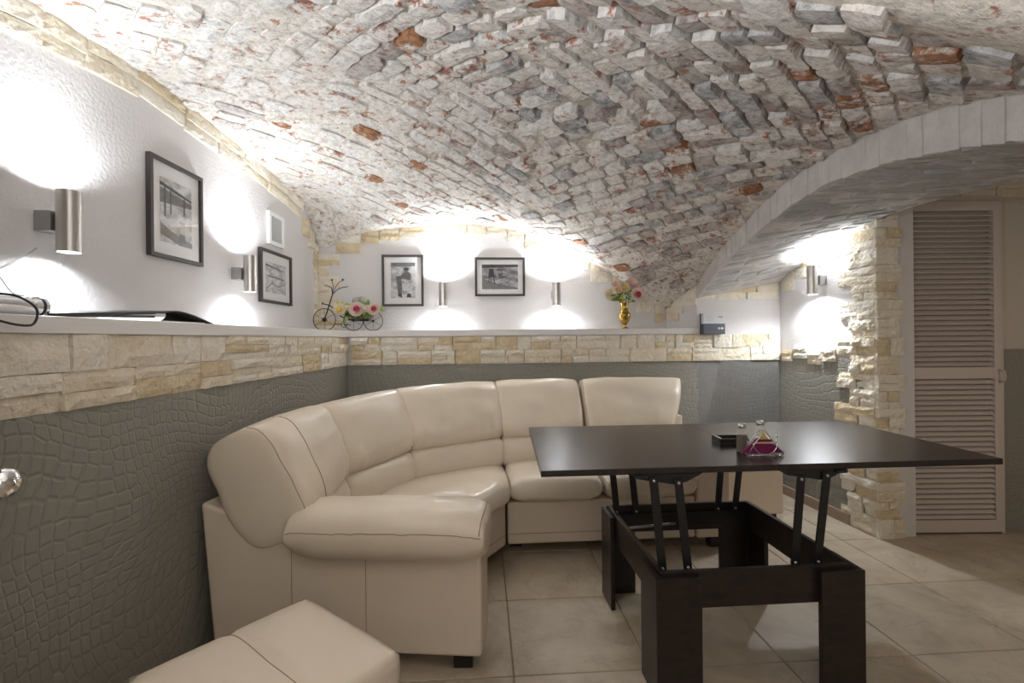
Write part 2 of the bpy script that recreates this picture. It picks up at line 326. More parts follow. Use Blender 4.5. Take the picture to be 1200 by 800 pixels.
def proj(p):
    return (600 + F*p[0]/p[1], 397 - F*(p[2]-H0)/p[1]) if p[1] > 0.3 else (9999, 9999)
def brick_geo(cx, cy, th, hl, hw, proud, tilt, surf, norm, seed, nu=5, nv=3, skirt=0.055):
    """rough brick face laid on surf(x,y)"""
    c, s = math.cos(th), math.sin(th); vs_ = []; rnd = random.Random(seed)
    jit = [(rnd.uniform(-.10, .10), rnd.uniform(-.12, .12), rnd.uniform(-1, 1)) for _ in range(nu*nv)]
    for j in range(nv):
        for i in range(nu):
            q = j*nu+i; u = (i/(nu-1)*2-1); v = (j/(nv-1)*2-1)
            edge = max(abs(u), abs(v)); cor = 1 - 0.10*(abs(u)*abs(v))**3
            lu = (u*cor + jit[q][0]*0.8)*hl; lv = (v*cor + jit[q][1]*0.9)*hw
            x = cx + c*lu - s*lv; y = cy + s*lu + c*lv
            n = norm(x, y); d = proud + tilt[0]*u + tilt[1]*v + jit[q][2]*0.0018 - (0.004 if edge > .99 else 0)
            vs_.append(Vector((x, y, surf(x, y))) + n*d)
    per = [(0, i) for i in range(nu)] + [(j, nu-1) for j in range(1, nv)] + [(nv-1, i) for i in range(nu-2, -1, -1)] + [(j, 0) for j in range(nv-2, 0, -1)]
    base = len(vs_)
    for (j, i) in per:
        p = vs_[j*nu+i]; n = norm(p.x, p.y); vs_.append(p - n*(proud + skirt) + Vector(((p.x-cx)*0.06, (p.y-cy)*0.06, 0)))
    fs = [(j*nu+i, (j+1)*nu+i, (j+1)*nu+i+1, j*nu+i+1) for j in range(nv-1) for i in range(nu-1)]
    m = len(per)
    for k in range(m):
        a = per[k][0]*nu+per[k][1]; k2 = (k+1) % m; b = per[k2][0]*nu+per[k2][1]; fs.append((a, b, base+k2, base+k))
    return vs_, fs
CX, CY = 0.12, 2.1
bricks = []
for qx in (-1, 1):
    for qy in (-1, 1):
        th = math.atan2(1, 1) if qx*qy < 0 and qy > 0 or (qx > 0 and qy < 0) else -math.atan2(1, 1)
        c, s = math.cos(th), math.sin(th)
        k = 0; v = -3.2
        while v < 3.2:
            roww = U(.066, .078); v += roww/2 + .010; u = -3.6 + U(0, .2); wav = U(0, 9)
            while u < 3.6:
                ln = random.choice((.105, .11, .115, .12, .125, .13, .145, .21)) + U(-.012, .012)
                uc = u + ln/2; vv = v + .012*math.sin(uc*2.1 + v)
                x = CX + c*uc - s*vv; y = CY + s*uc + c*vv
                u += ln + U(.008, .018)
                if (x-CX)*qx < U(-.02, .01) or (y-CY)*qy < U(-.02, .01): continue
                if x < -1.47 or x > 1.375 or y < 0.95 or y > YU(x) - .035: continue
                if y > 3.62 and x > 1.41 - (y-3.684)*.6 - .05: continue
                rough = 0.5 + 0.5*nz(x*1.1+3, y*1.1)*1.6
                near = relief(x, y)
                smear = 1 - min(1, near*1.3 + (0.35 if x > .4 else 0))
                proud = U(.004, .018) + near*U(-.008, .014) - smear*U(0, .009)
                if R() < 0.05 + .04*near: proud = -U(.0, .01)
                if proud < -.006 and R() < .6: continue
                right = min(1, max(0, (x+.1)/1.2))
                r = R()
                if r < .045 + .025*right and ln < .17: mt = 'brick_orange'
                elif r < .09 + .07*right: mt = 'brick_red'
                elif r < .22 + (.14 if x < -.2 else 0): mt = 'brick_pink'
                elif r < .36: mt = 'brick_grey'
                elif r < .40 + .25*right: mt = 'brick_mauve'
                elif r < .75: mt = 'brick_white'
                else: mt = 'brick_cream'
                z = Sz(x, y); px, py = proj((x, y, z))
                inv = -40 < px < 1240 and py > -30
                n = Sn(x, y); d = Vector((x, y, z-H0)); cosv = abs(n.dot(d.normalized()))
                ap = ln*roww*cosv/(d.length**2)*F*F if inv else 0
                vs_, fs = brick_geo(x, y, th, ln/2, roww/2 - .001, proud, (U(-.004, .004), U(-.005, .005)), Sz, Sn, random.randrange(1 << 30))
                bricks.append((ap, vs_, fs, mt))
            v += roww/2
bricks.sort(key=lambda b: -b[0])
for ap, vs_, fs, mt in bricks[:298]:
    ob('brick', G().add(vs_, fs), mt, ceiling)
g = G(); fm = []; mk = ['brick_orange','brick_red','brick_pink','brick_grey','brick_mauve','brick_white','brick_cream']
for ap, vs_, fs, mt in bricks[298:]:
    g.add(vs_, fs); fm += [mk.index(mt)]*len(fs)
o = ob('small_bricks', g, None, ceiling, kind='stuff', mats=mk, fm=fm, origin=(0, 2, 2))
print('bricks', len(bricks), 'in view', sum(1 for b in bricks if b[0] > 0))

# ---------------------------------------------------------------- transverse arch on the right
XA = 1.41
Az = table([(.3,.9),(.7,1.40),(1.0,1.58),(1.33,1.735),(1.5,1.785),(1.825,1.85),(2.16,1.882),(2.45,1.858),(2.8,1.79),(3.2,1.69),(3.55,1.557),(3.75,1.46)], 9)
Fz = table([(.3,1.1),(.7,1.5),(1.0,1.66),(1.5,1.81),(2.05,1.876),(2.475,1.905),(2.705,1.905),(3.04,1.87),(3.4,1.76),(3.76,1.60)], 9)
def Az2(x, y):
    s = min(1, max(0, (x - XA)/(XR(y) - XA))); return Az(y)*(1-s) + Fz(y)*s
def An(x, y):
    e = .02; gy = (Az2(x, y+e)-Az2(x, y-e))/(2*e); gx = (Az2(x+e, y)-Az2(x-e, y))/(2*e)
    n = Vector((gx, gy, -1)); n.normalize(); return n
g = G(); ny = 70; nx = 16
Ys = np.linspace(3.70, 0.45, ny)
for y in Ys:
    for i in range(nx+1):
        x = XA + (XR(y)+.02-XA)*i/nx; g.v.append((x, y, Az2(x, y) - .004*nz(x, y, 1, 9)))
for j in range(ny-1):
    for i in range(nx): a = j*(nx+1)+i; g.f.append((a, a+1, a+nx+2, a+nx+1))
b0 = len(g.v)
for y in Ys: g.v += [(XA, y, Az(y)), (XA, y, max(Sz(XA, y)+.06, Az(y)+.1))]
for j in range(ny-1): a = b0+2*j; g.f.append((a, a+2, a+3, a+1))
b0 = len(g.v)
for y in Ys: g.v += [(XR(y)+.02, y, Fz(y)), (XR(y)+.02, y, 2.5)]
for j in range(ny-1): a = b0+2*j; g.f.append((a, a+1, a+3, a+2))
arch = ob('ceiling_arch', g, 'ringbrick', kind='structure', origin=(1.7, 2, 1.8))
# voussoir edges on the ring face
y = 3.60; 
while y > 1.0:
    wv = U(.062, .085); zc = Az(y); 
    top = Sz(XA-.02, y) - .002; low = zc
    sl = (Az(y+.04)-Az(y-.04))/.08
    t = Vector((0, 1, sl)).normalized(); 
    c0 = Vector((XA, y, zc)); hh = max(.04, (top-low))
    pr = U(.002, .006); hw = wv/2-.0015
    P = []
    for (a, b) in ((-hw, -.004+U(-.004,.004)), (hw, -.004+U(-.004,.004)), (hw, hh), (-hw, hh)):
        P.append(c0 + t*a + Vector((0, 0, b)))
    gg = G().slab([P[3], P[2], P[1], P[0]], (-pr, 0, 0))
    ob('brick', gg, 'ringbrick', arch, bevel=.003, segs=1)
    y -= wv*abs(t.y)
# soffit bricks, courses along X
y = 3.62
while y > 0.95:
    rw = U(.058, .075); x = XA + .012 + U(0, .02)
    while x < XR(y) - .05:
        ln = min(U(.11, .26), XR(y) - .005 - x)
        if ln > .04:
            vs_, fs = brick_geo(x+ln/2, y, U(-.02, .02), ln/2-.002, rw/2-.002, U(.001, .012), (U(-.004, .004), U(-.004, .004)), Az2, An, random.randrange(1 << 30), 4, 3, .02)
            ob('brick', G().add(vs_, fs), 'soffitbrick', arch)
        x += ln + U(.004, .01)
    y -= rw + .006

# ---------------------------------------------------------------- floor
floor = ob('floor', G().box((-1.8, -0.4, -0.08), (3.9, 4.3, -0.006)), 'grout', kind='structure')
tx, ty = Vector((.998, .062, 0)), Vector((-.062, .998, 0)); T0 = Vector((-.036, 2.221, 0)); TS = .5
for i in range(-4, 9):
    for j in range(-5, 5):
        c = T0 + tx*(i+.5)*TS + ty*(j-.5)*TS
        if c.x < -1.6 or c.x > 3.7 or c.y < -.2 or c.y > 4.05: continue
        hs = TS/2 - .0022
        ob('tile', G().obox(c + Vector((0, 0, -.006 + U(-.0004, .0004))), tx*hs, ty*hs, Vector((0, 0, .006))), random.choice(('tile_a', 'tile_a', 'tile_b', 'tile_c')), floor, bevel=.0018, segs=1)

# ---------------------------------------------------------------- stone pieces
def stone_piece(parent, o, ex, ez, n, w_, h_, proud, name='stone', mt=None):
    """o: lower-left corner on the wall; ex, ez unit axes; n outwards"""
    nu, nv = max(3, min(7, int(w_/.035)+2)), max(3, min(4, int(h_/.025)+2)); vs_ = []; sd = U(0, 99)
    for j in range(nv):
        for i in range(nu):
            u, v = i/(nu-1), j/(nv-1); ed = i in (0, nu-1) or j in (0, nv-1)
            du = 0 if i not in (0, nu-1) else (.003 if i == 0 else -.003)
            x = u*w_ + (0 if ed else U(-.004, .004)) + (U(-.0015, .0015) if ed else 0); z = v*h_ + (U(-.003, .003) if not ed else U(-.0015, .0015))
            d = proud + .006*nz(x*16+sd, z*22, 0) + U(-.002, .002) - (.005 if ed else 0)
            vs_.append(o + ex*(x+du) + ez*z + n*d)
    per = [(0, i) for i in range(nu)] + [(j, nu-1) for j in range(1, nv)] + [(nv-1, i) for i in range(nu-2, -1, -1)] + [(j, 0) for j in range(nv-2, 0, -1)]
    b = len(vs_)
    for (j, i) in per: vs_.append(o + ex*(i/(nu-1)*w_) + ez*(j/(nv-1)*h_) - n*.004)
    fs = [(j*nu+i, j*nu+i+1, (j+1)*nu+i+1, (j+1)*nu+i) for j in range(nv-1) for i in range(nu-1)]
    m = len(per)
    for k in range(m):
        a = per[k][0]*nu+per[k][1]; k2 = (k+1) % m; a2 = per[k2][0]*nu+per[k2][1]; fs.append((a, b+k, b+k2, a2))
    if ex.cross(ez).dot(n) < 0: fs = [f[::-1] for f in fs]
    return ob(name, G().add(vs_, fs), mt or random.choice(STONES), parent)
Z = Vector((0, 0, 1))
def ledge_course(parent, o, ex, n, length, h, split=True):
    x = 0.0
    while x < length - .01:
        w_ = U(.14, .36)
        if length - x - w_ < .08: w_ = length - x
        mode = R()
        if mode < .22 or not split: rows = [(0, h)]
        elif mode < .85: k = U(.35, .65); rows = [(0, h*k), (h*k, h)]
        else: rows = [(0, h*.3), (h*.3, h*.62), (h*.62, h)]
        for (a, b) in rows:
            xx = 0
            while xx < w_ - .001:
                ww = w_ if R() < .5 else U(.4, .7)*w_
                if w_ - xx - ww < .05: ww = w_ - xx
                stone_piece(parent, o + ex*(x+xx) + Z*(a+.0008), ex, Z, n, ww-.0012, b-a-.0016, U(.008, .024)); xx += ww
        x += w_

# ---------------------------------------------------------------- walls
wl = ob('wall_left', G().box((XU-.15, -.4, 0), (XU, 4.1, 2.6)), 'wallpaper', kind='structure')
ob('lower_wall', G().box((XU, -.4, 0), (XL-.01, YF(XL)+.02, ZB1)), 'wallpaper', wl)
ob('embossed_panel', G().box((XL-.01, -.4, 0), (XL, YF(XL), ZB0)), 'panel', wl, label='dark olive grey embossed reptile-pattern wall panel')
for k in (0, 1):
    ledge_course(wl, Vector((XL-.008, .55, ZB0+.1025*k)), Vector((0, 1, 0)), Vector((1, 0, 0)), YF(XL)-.55-.004, .1025)
# arch trim on the upper left wall
y = 1.15
while y < 3.72:
    w_ = min(U(.16, .30), 3.74 - y); ym = y + w_/2; sl = (Lz(ym+.05)-Lz(ym-.05))/.1; ex = Vector((0, 1, sl)).normalized(); ez = Vector((0, -sl, 1)).normalized()
    if y > 3.45: w_ = min(w_, .1)
    L_ = w_/ex.y; zt = Lz(ym)
    hh = .125 + U(-.012, .012); k = U(.4, .6)
    o0 = Vector((XU, y, Lz(ym) - sl*w_/2 + .015)) - ez*hh
    if abs(sl) > .9: ex = Vector((0, 1, 0)); ez = Z; o0 = Vector((XU, y, zt-.13)); L_ = w_
    stone_piece(wl, o0, ex, ez, Vector((1, 0, 0)), L_-.002, hh*k-.001, U(.012, .022))
    stone_piece(wl, o0+ez*hh*k, ex, ez, Vector((1, 0, 0)), L_-.002, hh*(1-k), U(.016, .03))
    y += w_
z = ZL
while z < 1.86:
    h = U(.03, .05); w_ = U(.035, .075); stone_piece(wl, Vector((XU, 3.728-w_, z)), Vector((0, 1, 0)), Z, Vector((1, 0, 0)), w_, h-.0015, .014); z += h

# back wall: thick block with recessed upper face
def bp(x, z, d=0): # point on upper back wall
    return Vector((x, YU(x), z)) + NBn*d
wb = ob('wall_back', G().prism([(XU, YU(XU)), (1.252, YU(1.252)), (XA, YF(XA)), (2.07, YF(2.07)), (2.3, 4.3), (XU, 4.3)], 0, 2.6), 'wallpaper', kind='structure')
ob('lower_wall', G().prism([(XL, YF(XL)+.01), (XA, YF(XA)+.01), (1.252, YU(1.252)), (XU, YU(XU)), (XU, YF(XU)+.01)], 0, ZB1), 'wallpaper', wb)
pts = [(XL, YF(XL)), (2.07, YF(2.07)), (2.07, YF(2.07)+.01), (XL, YF(XL)+.01)]
ob('embossed_panel', G().prism(pts, 0, ZB0), 'panel', wb, label='grey embossed reptile-pattern wall panel behind the sofa')
for k in (0, 1):
    ledge_course(wb, Vector((XL+.02, YF(XL+.02), ZB0+.1*k)), NB, NBn, (2.07-XL-.03)/NB.x, .1)
x = -1.36     # stepped slabs under the lunette
while x < 1.2:
    w_ = min(U(.13, .2), 1.235-x)
    zt = max(Bz(x), Bz(x+w_)) + .01; lo = min(Bz(x), Bz(x+w_)) - U(.055, .075); nn = 2 if zt-lo > .09 else 1
    for q in range(nn):
        stone_piece(wb, bp(x, lo+(zt-lo)*q/nn), NB, Z, NBn, w_/NB.x-.002, (zt-lo)/nn-.0015, U(.012, .02))
    x += w_
z = ZL
tog = 0
while z < 1.86:      # toothed column in the left corner
    h = U(.032, .052); w_ = (.17 if tog % 4 < 2 else .10) + U(-.01, .01); tog += 1
    stone_piece(wb, bp(XU+.003, z), NB, Z, NBn, w_, h-.0015, U(.012, .02)); z += h
# slabs on the slanted cheek and under the arch springing
ce = Vector((XA-1.252, YF(XA)-YU(1.252), 0)); cl = ce.length; ce.normalize(); cn = Vector((ce.y, -ce.x, 0)).normalized()
C0 = Vector((1.252, YU(1.252), 0))
for (a, b, z0, z1) in ((0.0, .13, 1.33, 1.385), (0.0, .17, 1.385, 1.445), (.06, cl, 1.445, 1.50), (.11, cl, 1.50, 1.565)):
    stone_piece(wb, C0 + ce*a + Z*z0, ce, Z, cn, b-a, z1-z0-.0015, .014)
for (x0, x1, z0, z1) in ((1.415, 1.56, 1.49, 1.54), (1.56, 1.80, 1.485, 1.54), (1.80, 2.06, 1.49, 1.54), (1.415, 1.62, 1.54, 1.59), (1.62, 1.88, 1.54, 1.60), (1.88, 2.06, 1.54, 1.61)):
    stone_piece(wb, Vector((x0, YF(x0), z0)), NB, Z, NBn, (x1-x0)-.003, z1-z0-.0015, U(.012, .02))

# right wall with toothed pier
P0 = Vector((XR(3.72), 3.72, 0)); P1 = Vector((XR(2.865), 2.865, 0))
wr = ob('wall_right', G().prism([(XR(2.865), 2.865), (2.40, 2.885), (2.40, 4.3), (XR(3.75), 4.3), (XR(3.75), 3.7)], 0, 2.6), 'wallpaper', kind='structure')
g = G().slab([P0 + Z*0, P0 + Z*1.06, P1 + NR*-.1 + Z*1.06, P1 + NR*-.1], NRn*.008)
ob('embossed_panel', g, 'panel', wr, label='pale grey embossed reptile-pattern wall panel beside the stone pier')
def rw(y, z): return Vector((XR(y), y, z))
z = 0.0; k = 0
while z < 1.93:
    h = .108 + U(-.01, .01); wide = k % 2 == 0
    w1 = (.30 if wide else .20) + U(-.03, .03); w2 = .165 if wide else .135; k += 1
    sp = [0, U(.4, .6), 1] if R() < .75 else [0, U(.3, .38), U(.62, .7), 1]
    for a, b in zip(sp, sp[1:]):
        xx = 0; Ls = [w1] if R() < .45 else [w1*(q := U(.35, .6)), w1*(1-q)]
        for Lq in Ls:
            stone_piece(wr, rw(2.865 + w1 - xx - 0, z + h*a), NR, Z, NRn, Lq-.0012, h*(b-a)-.0015, U(.012, .03)); xx += Lq/NR.length
    sp = [0, 1] if R() < .3 else [0, U(.4, .6), 1]
    for a, b in zip(sp, sp[1:]):
        Ls = [w2] if R() < .65 else [w2*(q := U(.4, .6)), w2*(1-q)]; xx = 0
        for Lq in Ls:
            stone_piece(wr, Vector((XR(2.865)-.018+xx, 2.865, z+h*a)), Vector((1, 0.02, 0)), Z, Vector((0, -1, 0)), Lq-.0012, h*(b-a)-.0015, U(.012, .028)); xx += Lq
    z += h
for (ya, yb, z0, z1) in ((3.70, 3.58, 1.015, 1.095), (3.575, 3.43, 1.04, 1.125), (3.425, 3.29, 1.005, 1.095), (3.285, 3.165, 1.03, 1.115)):
    k = U(.4, .6); zm = z0+(z1-z0)*k
    stone_piece(wr, rw(ya, z0), NR, Z, NRn, ya-yb-.002, zm-z0-.001, .022); stone_piece(wr, rw(ya, zm), NR, Z, NRn, ya-yb-.002, z1-zm-.001, .026)
y = 3.70
while y > 3.1:
    w_ = U(.12, .17); zt = Fz(y-w_)+.0; lo = Fz(y) - U(.06, .09)
    stone_piece(wr, rw(y, lo), NR, Z, NRn, w_, (zt-lo)*.5, U(.012, .02)); stone_piece(wr, rw(y, lo+(zt-lo)*.5+.001), NR, Z, NRn, w_, (zt-lo)*.5, U(.012, .02)); y -= w_
g = G().slab([P0 + NRn*.008, P0 + NRn*.008 + Z*.07, rw(3.06, .07) + NRn*.008, rw(3.06, 0) + NRn*.008], NRn*.016)
ob('baseboard_right', g, 'basewood', kind='structure', bevel=.004)

# far wall with the louvred door
wd = ob('wall_door_side', G().box((2.35, 2.95, 0), (3.75, 3.1, 2.6)), 'wallpaper_warm', kind='structure')
ob('embossed_panel', G().box((2.955, 2.944, 0), (3.7, 2.95, 1.11)), 'panel', wd)
x = 2.36
for w_ in (.2, .17, .22, .19):
    stone_piece(wd, Vector((x, 2.95, 2.03)), Vector((1, 0, 0)), Z, Vector((0, -1, 0)), w_-.002, .055, .02)
    stone_piece(wd, Vector((x, 2.95, 2.086)), Vector((1, 0, 0)), Z, Vector((0, -1, 0)), w_-.002, .05, .025); x += w_
ob('wall_far_right', G().box((3.7, -.4, 0), (3.85, 3.0, 2.6)), 'wallpaper_warm', kind='structure')
ob('ceiling_side_room', G().box((2.1, -.4, 2.4), (3.85, 3.1, 2.5)), 'wallpaper_warm', kind='structure')

# ledges
ob('trim_1', G().prism([(XU, -.4), (XL+.012, -.4), (XL+.012, YF(XL)-.012), (XU, YF(XU)-.012)], ZB1, ZL), 'ledge', kind='structure', bevel=.002, label='white window-sill style ledge along the left wall')
ob('trim_2', G().prism([(XU, YF(XU)-.0115), (XL+.0125, YF(XL)-.0115), (1.425, YF(1.425)-.0115), (1.425, YF(1.425)-.001), (1.40, YF(1.40)+.002), (1.25, YU(1.25)-.002), (XU, YU(XU)-.001)], ZB1, ZL), 'ledge', kind='structure', bevel=.002, label='white ledge along the back wall')

# ---------------------------------------------------------------- louvred door
d1 = root('door_1', (2.65, 2.92, 0), 'beige louvred door right of the stone pier', None, None, 'structure')
DX0, DX1, DY, DT = 2.375, 2.945, 2.905, 2.005
for (a, b) in (((DX0, DY, .012), (DX0+.04, DY+.035, DT)), ((DX1-.045, DY, .012), (DX1, DY+.035, DT))): ob('stile', G().box(a, b), 'louver', d1, bevel=.002)
for (za, zb) in ((.012, .085), (.935, 1.005), (DT-.06, DT)): ob('rail', G().box((DX0+.04, DY, za), (DX1-.045, DY+.035, zb)), 'louver', d1, bevel=.002)
ob('frame', G().box((DX0-.022, DY+.012, 0), (DX0-.003, 2.95, DT+.03)).box((DX1+.003, DY+.012, 0), (DX1+.02, 2.95, DT+.03)).box((DX0-.003, DY+.012, DT+.004), (DX1+.003, 2.95, DT+.03)), 'louver', d1)
for (za, zb) in ((.088, .932), (1.008, DT-.063)):
    n = round((zb-za)/.0315); st = (zb-za)/n
    for i in range(n):
        zc = za + (i+.5)*st
        ob('slat', G().obox(((DX0+DX1-.005)/2, DY+.018, zc), ((DX1-DX0-.087)/2, 0, 0), (0, .014, .0115), (0, -.002, .0024)), 'louver', d1)
hp = [(DX1-.02, DY, .985), (DX1-.02, DY-.03, .98), (DX1-.02, DY-.038, .95), (DX1-.02, DY-.03, .92), (DX1-.02, DY, .915)]
ob('handle', G().tube(hp, .006, 8), 'louver', d1, smooth=True)
for zc in (1.88, .25): ob('hinge', G().box((DX0-.012, DY-.006, zc-.035), (DX0+.004, DY+.01, zc+.035)), 'steel_dark', d1)

# ---------------------------------------------------------------- open entrance door with its knob
d2 = root('door_2', (-1.0, .5, 0), 'edge of an open dark door with a chrome knob at the left margin', None, None, 'structure')
ob('door_leaf', G().box((-1.0, -.1, .01), (-.96, .90, 2.0)), 'door_wood', d2, bevel=.002)
ob('knob', G().lathe([(0, 0), (.022, 0), (.022, .004), (.009, .008), (.009, .03), (.014, .036), (.024, .044), (.0275, .055), (.024, .067), (.012, .075), (0, .077)], (-.96, .858, .952), 28, (1, 0, 0)), 'chrome', d2, smooth=True, label='round chrome door knob')

# ---------------------------------------------------------------- wall lamps
def wall_lamp(wall_pt, n, label, up=1.0, down=1.0, h=.195, wide=1.0):
    n = Vector(n).normalized(); p = Vector(wall_pt); c = p + n*.088; r = .0325
    t = root('wall_lamp', p, label, 'wall lamp', 'steel tube wall lamps')
    side = Z.cross(n)
    ob('mounting_box', G().obox(p + n*.026, side*.027, n*.026, Z*.033), 'steel_dark', t, bevel=.003)
    prof = [(r-.003, -h/2), (r, -h/2), (r, h/2), (r-.003, h/2), (r-.003, h/2-.03), (0.0005, h/2-.03)]
    prof2 = [(0.0005, -h/2+.03), (r-.003, -h/2+.03), (r-.003, -h/2)]
    tb = ob('tube', G().lathe(prof2 + prof[1:], c, 32), 'steel', t, bevel=0)
    for pl in tb.data.polygons: pl.use_smooth = len(pl.vertices) == 4
    tb.data.polygons.foreach_set('use_smooth', [True]*len(tb.data.polygons))
    tb.modifiers.new('es', 'EDGE_SPLIT').split_angle = math.radians(40)
    for sgn, pw in ((1, LAMP_UP*up), (-1, LAMP_DOWN*down)):
        ob('bulb', G().lathe([(0, 0), (r-.006, 0), (r-.006, .004), (0, .006)], c + Z*sgn*(h/2-.024), 20, (0, 0, sgn)), 'bulb', t)
        for cone_, k_, bl_ in ((76, .8, 1.0), (160, wide, .6)):
            l = bpy.data.lights.new('lamp_light', 'SPOT'); l.energy = pw*k_; l.spot_size = math.radians(cone_); l.spot_blend = bl_; l.shadow_soft_size = .016; l.color = (.88, .94, 1.0)
            lo = bpy.data.objects.new('lamp_light', l); C.objects.link(lo); lo.parent = t
            lo.location = c + Z*sgn*(h/2-.008) - p; lo.rotation_euler = (PI, 0, 0) if sgn > 0 else (0, 0, 0)
wall_lamp((XU, 1.545, 1.587), (1, 0, 0), 'steel tube wall lamp nearest the camera, left of the upright pier photo', .6)
wall_lamp((XU, 2.615, 1.565), (1, 0, 0), 'steel tube wall lamp on the left wall beside the small landscape frame', .75)
xb = -.53; wall_lamp((xb, YU(xb), 1.545), NBn, 'steel tube wall lamp on the back wall between the two framed photos', .8, h=.18)
xb = .345; wall_lamp((xb, YU(xb), 1.545), NBn, 'steel tube wall lamp on the back wall right of the chair photo', .8, h=.18)
wall_lamp((XR(3.28), 3.28, 1.578), NRn, 'steel tube wall lamp on the right wall beneath the painted arch', 1.0, 1.8, wide=1.9)

# ---------------------------------------------------------------- framed photographs
def picture(o, ex, n, w_, h_, label, art, bar=.017, matw=.16):
    o = Vector(o); t = root('picture_frame', o, label, 'framed photo', 'black framed monochrome photographs')
    def q(x, z, d): return o + ex*x + Z*z + n*d
    def quad(x0, z0, x1, z1, d0, d1): return G().slab([q(x0, z0, d0), q(x0, z1, d0), q(x1, z1, d0), q(x1, z0, d0)], n*(d1-d0))
    for a in ((0, 0, w_, bar), (0, h_-bar, w_, h_), (0, bar, bar, h_-bar), (w_-bar, bar, w_, h_-bar)):
        ob('frame_bar', quad(*a, 0, .022), 'frame', t, bevel=.001)
    mb_ = ob('mat_board', quad(bar, bar, w_-bar, h_-bar, .002, .009), 'matboard', t)
    x0, x1, z0, z1 = art['rect']; x0 *= w_; x1 *= w_; z0 *= h_; z1 *= h_
    pr = ob('print', quad(x0, z0, x1, z1, .009, .0096), art['mat'], t)
    for k, (mt, poly) in enumerate(art['polys']):
        P = [q(x0 + (x1-x0)*a, z0 + (z1-z0)*b, .0097 + .0003*k) for a, b in poly]
        ob('print_shape', G().slab(P, n*.0002), mt, pr)
    ob('glass_pane', quad(bar, bar, w_-bar, h_-bar, .0155, .0165), 'glass', t)
pier_art = dict(rect=(.2, .8, .17, .82), mat='print_light', polys=[
    ('print_dark', [(0, .93), (1, .80), (1, .76), (0, .87)]), ('print_mid', [(0, .60), (1, .66), (1, .74), (0, .84)]),
    ('print_dark', [(.12, .40), (.17, .40), (.17, .86), (.12, .86)]), ('print_dark', [(.30, .45), (.34, .45), (.34, .84), (.30, .84)]), ('print_dark', [(.72, .5), (.77, .5), (.77, .78), (.72, .78)]),
    ('print_mid', [(0, .12), (.6, .0), (1, .0), (1, .08), (.3, .2), (0, .3)]), ('print_dark', [(.55, .05), (.8, .05), (.75, .18), (.6, .2)])])
shore_art = dict(rect=(.17, .83, .2, .78), mat='print_light', polys=[
    ('print_dark', [(0, .86), (.9, .78), (.9, .81), (0, .92)]), ('print_mid', [(.1, .52), (.9, .48), (.9, .52), (.5, .56), (.1, .57)]),
    ('print_mid', [(.05, .1), (.3, .3), (.6, .22), (.95, .34), (.95, .37), (.6, .26), (.3, .35), (.05, .15)])])
man_art = dict(rect=(.21, .80, .16, .85), mat='print_light', polys=[
    ('print_mid', [(0, .88), (1, .90), (1, 1), (0, 1)]),
    ('print_mid', [(.2, .62), (.42, .62), (.46, .3), (.42, .05), (.30, .05), (.26, .35)]),
    ('print_dark', [(.28, .05), (.45, .02), (.45, .12), (.32, .14)]), ('print_dark', [(.64, .02), (.84, .02), (.8, .13), (.68, .13)]),
    ('print_mid', [(.40, .55), (.80, .50), (.82, .68), (.72, .74), (.52, .72), (.40, .62)]),
    ('print_mid', [(.54, .74), (.70, .74), (.70, .84), (.62, .87), (.54, .83)]), ('print_dark', [(.50, .80), (.76, .79), (.70, .86), (.58, .86)])])
chair_art = dict(rect=(.14, .86, .18, .82), mat='print_grey', polys=[
    ('print_dark', [(0, .86), (1, .90), (1, 1), (0, 1)]), ('print_mid', [(0, 0), (1, 0), (1, .05), (.5, .2), (0, .42)]),
    ('print_dark', [(.18, .55), (.34, .53), (.32, .84), (.2, .82)]), ('print_dark', [(.15, .46), (.38, .5), (.38, .57), (.17, .55)]),
    ('print_dark', [(.17, .25), (.19, .25), (.22, .5), (.19, .5)]), ('print_dark', [(.34, .22), (.37, .22), (.33, .5), (.30, .5)]), ('print_dark', [(.24, .3), (.26, .3), (.26, .5), (.24, .5)]),
    ('print_dark', [(.46, .42), (.49, .42), (.57, .72), (.55, .74)]), ('print_dark', [(.53, .46), (.68, .50), (.68, .54), (.53, .52)]), ('print_dark', [(.7, .24), (.8, .38), (.79, .4), (.68, .26)])])
EXL = Vector((0, 1, 0)); NLn = Vector((1, 0, 0))
picture((XU+.001, 1.985, 1.56), EXL, NLn, .338, .425, 'upright black framed pier photo on the left wall, between the two steel lamps', pier_art)
picture((XU+.001, 2.86, 1.435), EXL, NLn, .40, .325, 'wide black framed shore photo on the left wall, below the air vent', shore_art)
picture(bp(-1.005, 1.462, .001), NB, NBn, .318, .40, 'upright black framed photo of a standing man in a hat, on the back wall', man_art)
picture(bp(-.288, 1.538, .001), NB, NBn, .395, .305, 'wide black framed photo of an empty chair on sand, on the back wall', chair_art)

# air vent
t = root('air_vent', (XU, 3.06, 1.80), 'small square white air vent grille high on the left wall', 'air vent')
g = G(); y0, y1, z0, z1 = 2.965, 3.165, 1.80, 2.005
ob('vent_frame', G().box((XU+.0005, y0, z0), (XU+.02, y1, z0+.025)).box((XU+.0005, y0, z1-.025), (XU+.02, y1, z1)).box((XU+.0005, y0, z0+.025), (XU+.02, y0+.03, z1-.025)).box((XU+.0005, y1-.03, z0+.025), (XU+.02, y1, z1-.025)), 'white', t, bevel=.002)
ob('backing', G().box((XU+.0005, y0+.03, z0+.025), (XU+.004, y1-.03, z1-.025)), 'dark_void', t)
for i in range(13): zc = z0+.033+i*.0116; g.obox((XU+.011, (y0+y1)/2, zc), (0, (y1-y0)/2-.03, 0), (.004, 0, -.003), (.001, 0, .0018))
for i in range(11): yc = y0+.04+i*.012; g.box((XU+.012, yc-.0016, z0+.025), (XU+.0155, yc+.0016, z1-.025))
ob('mesh', g, 'grille', t)

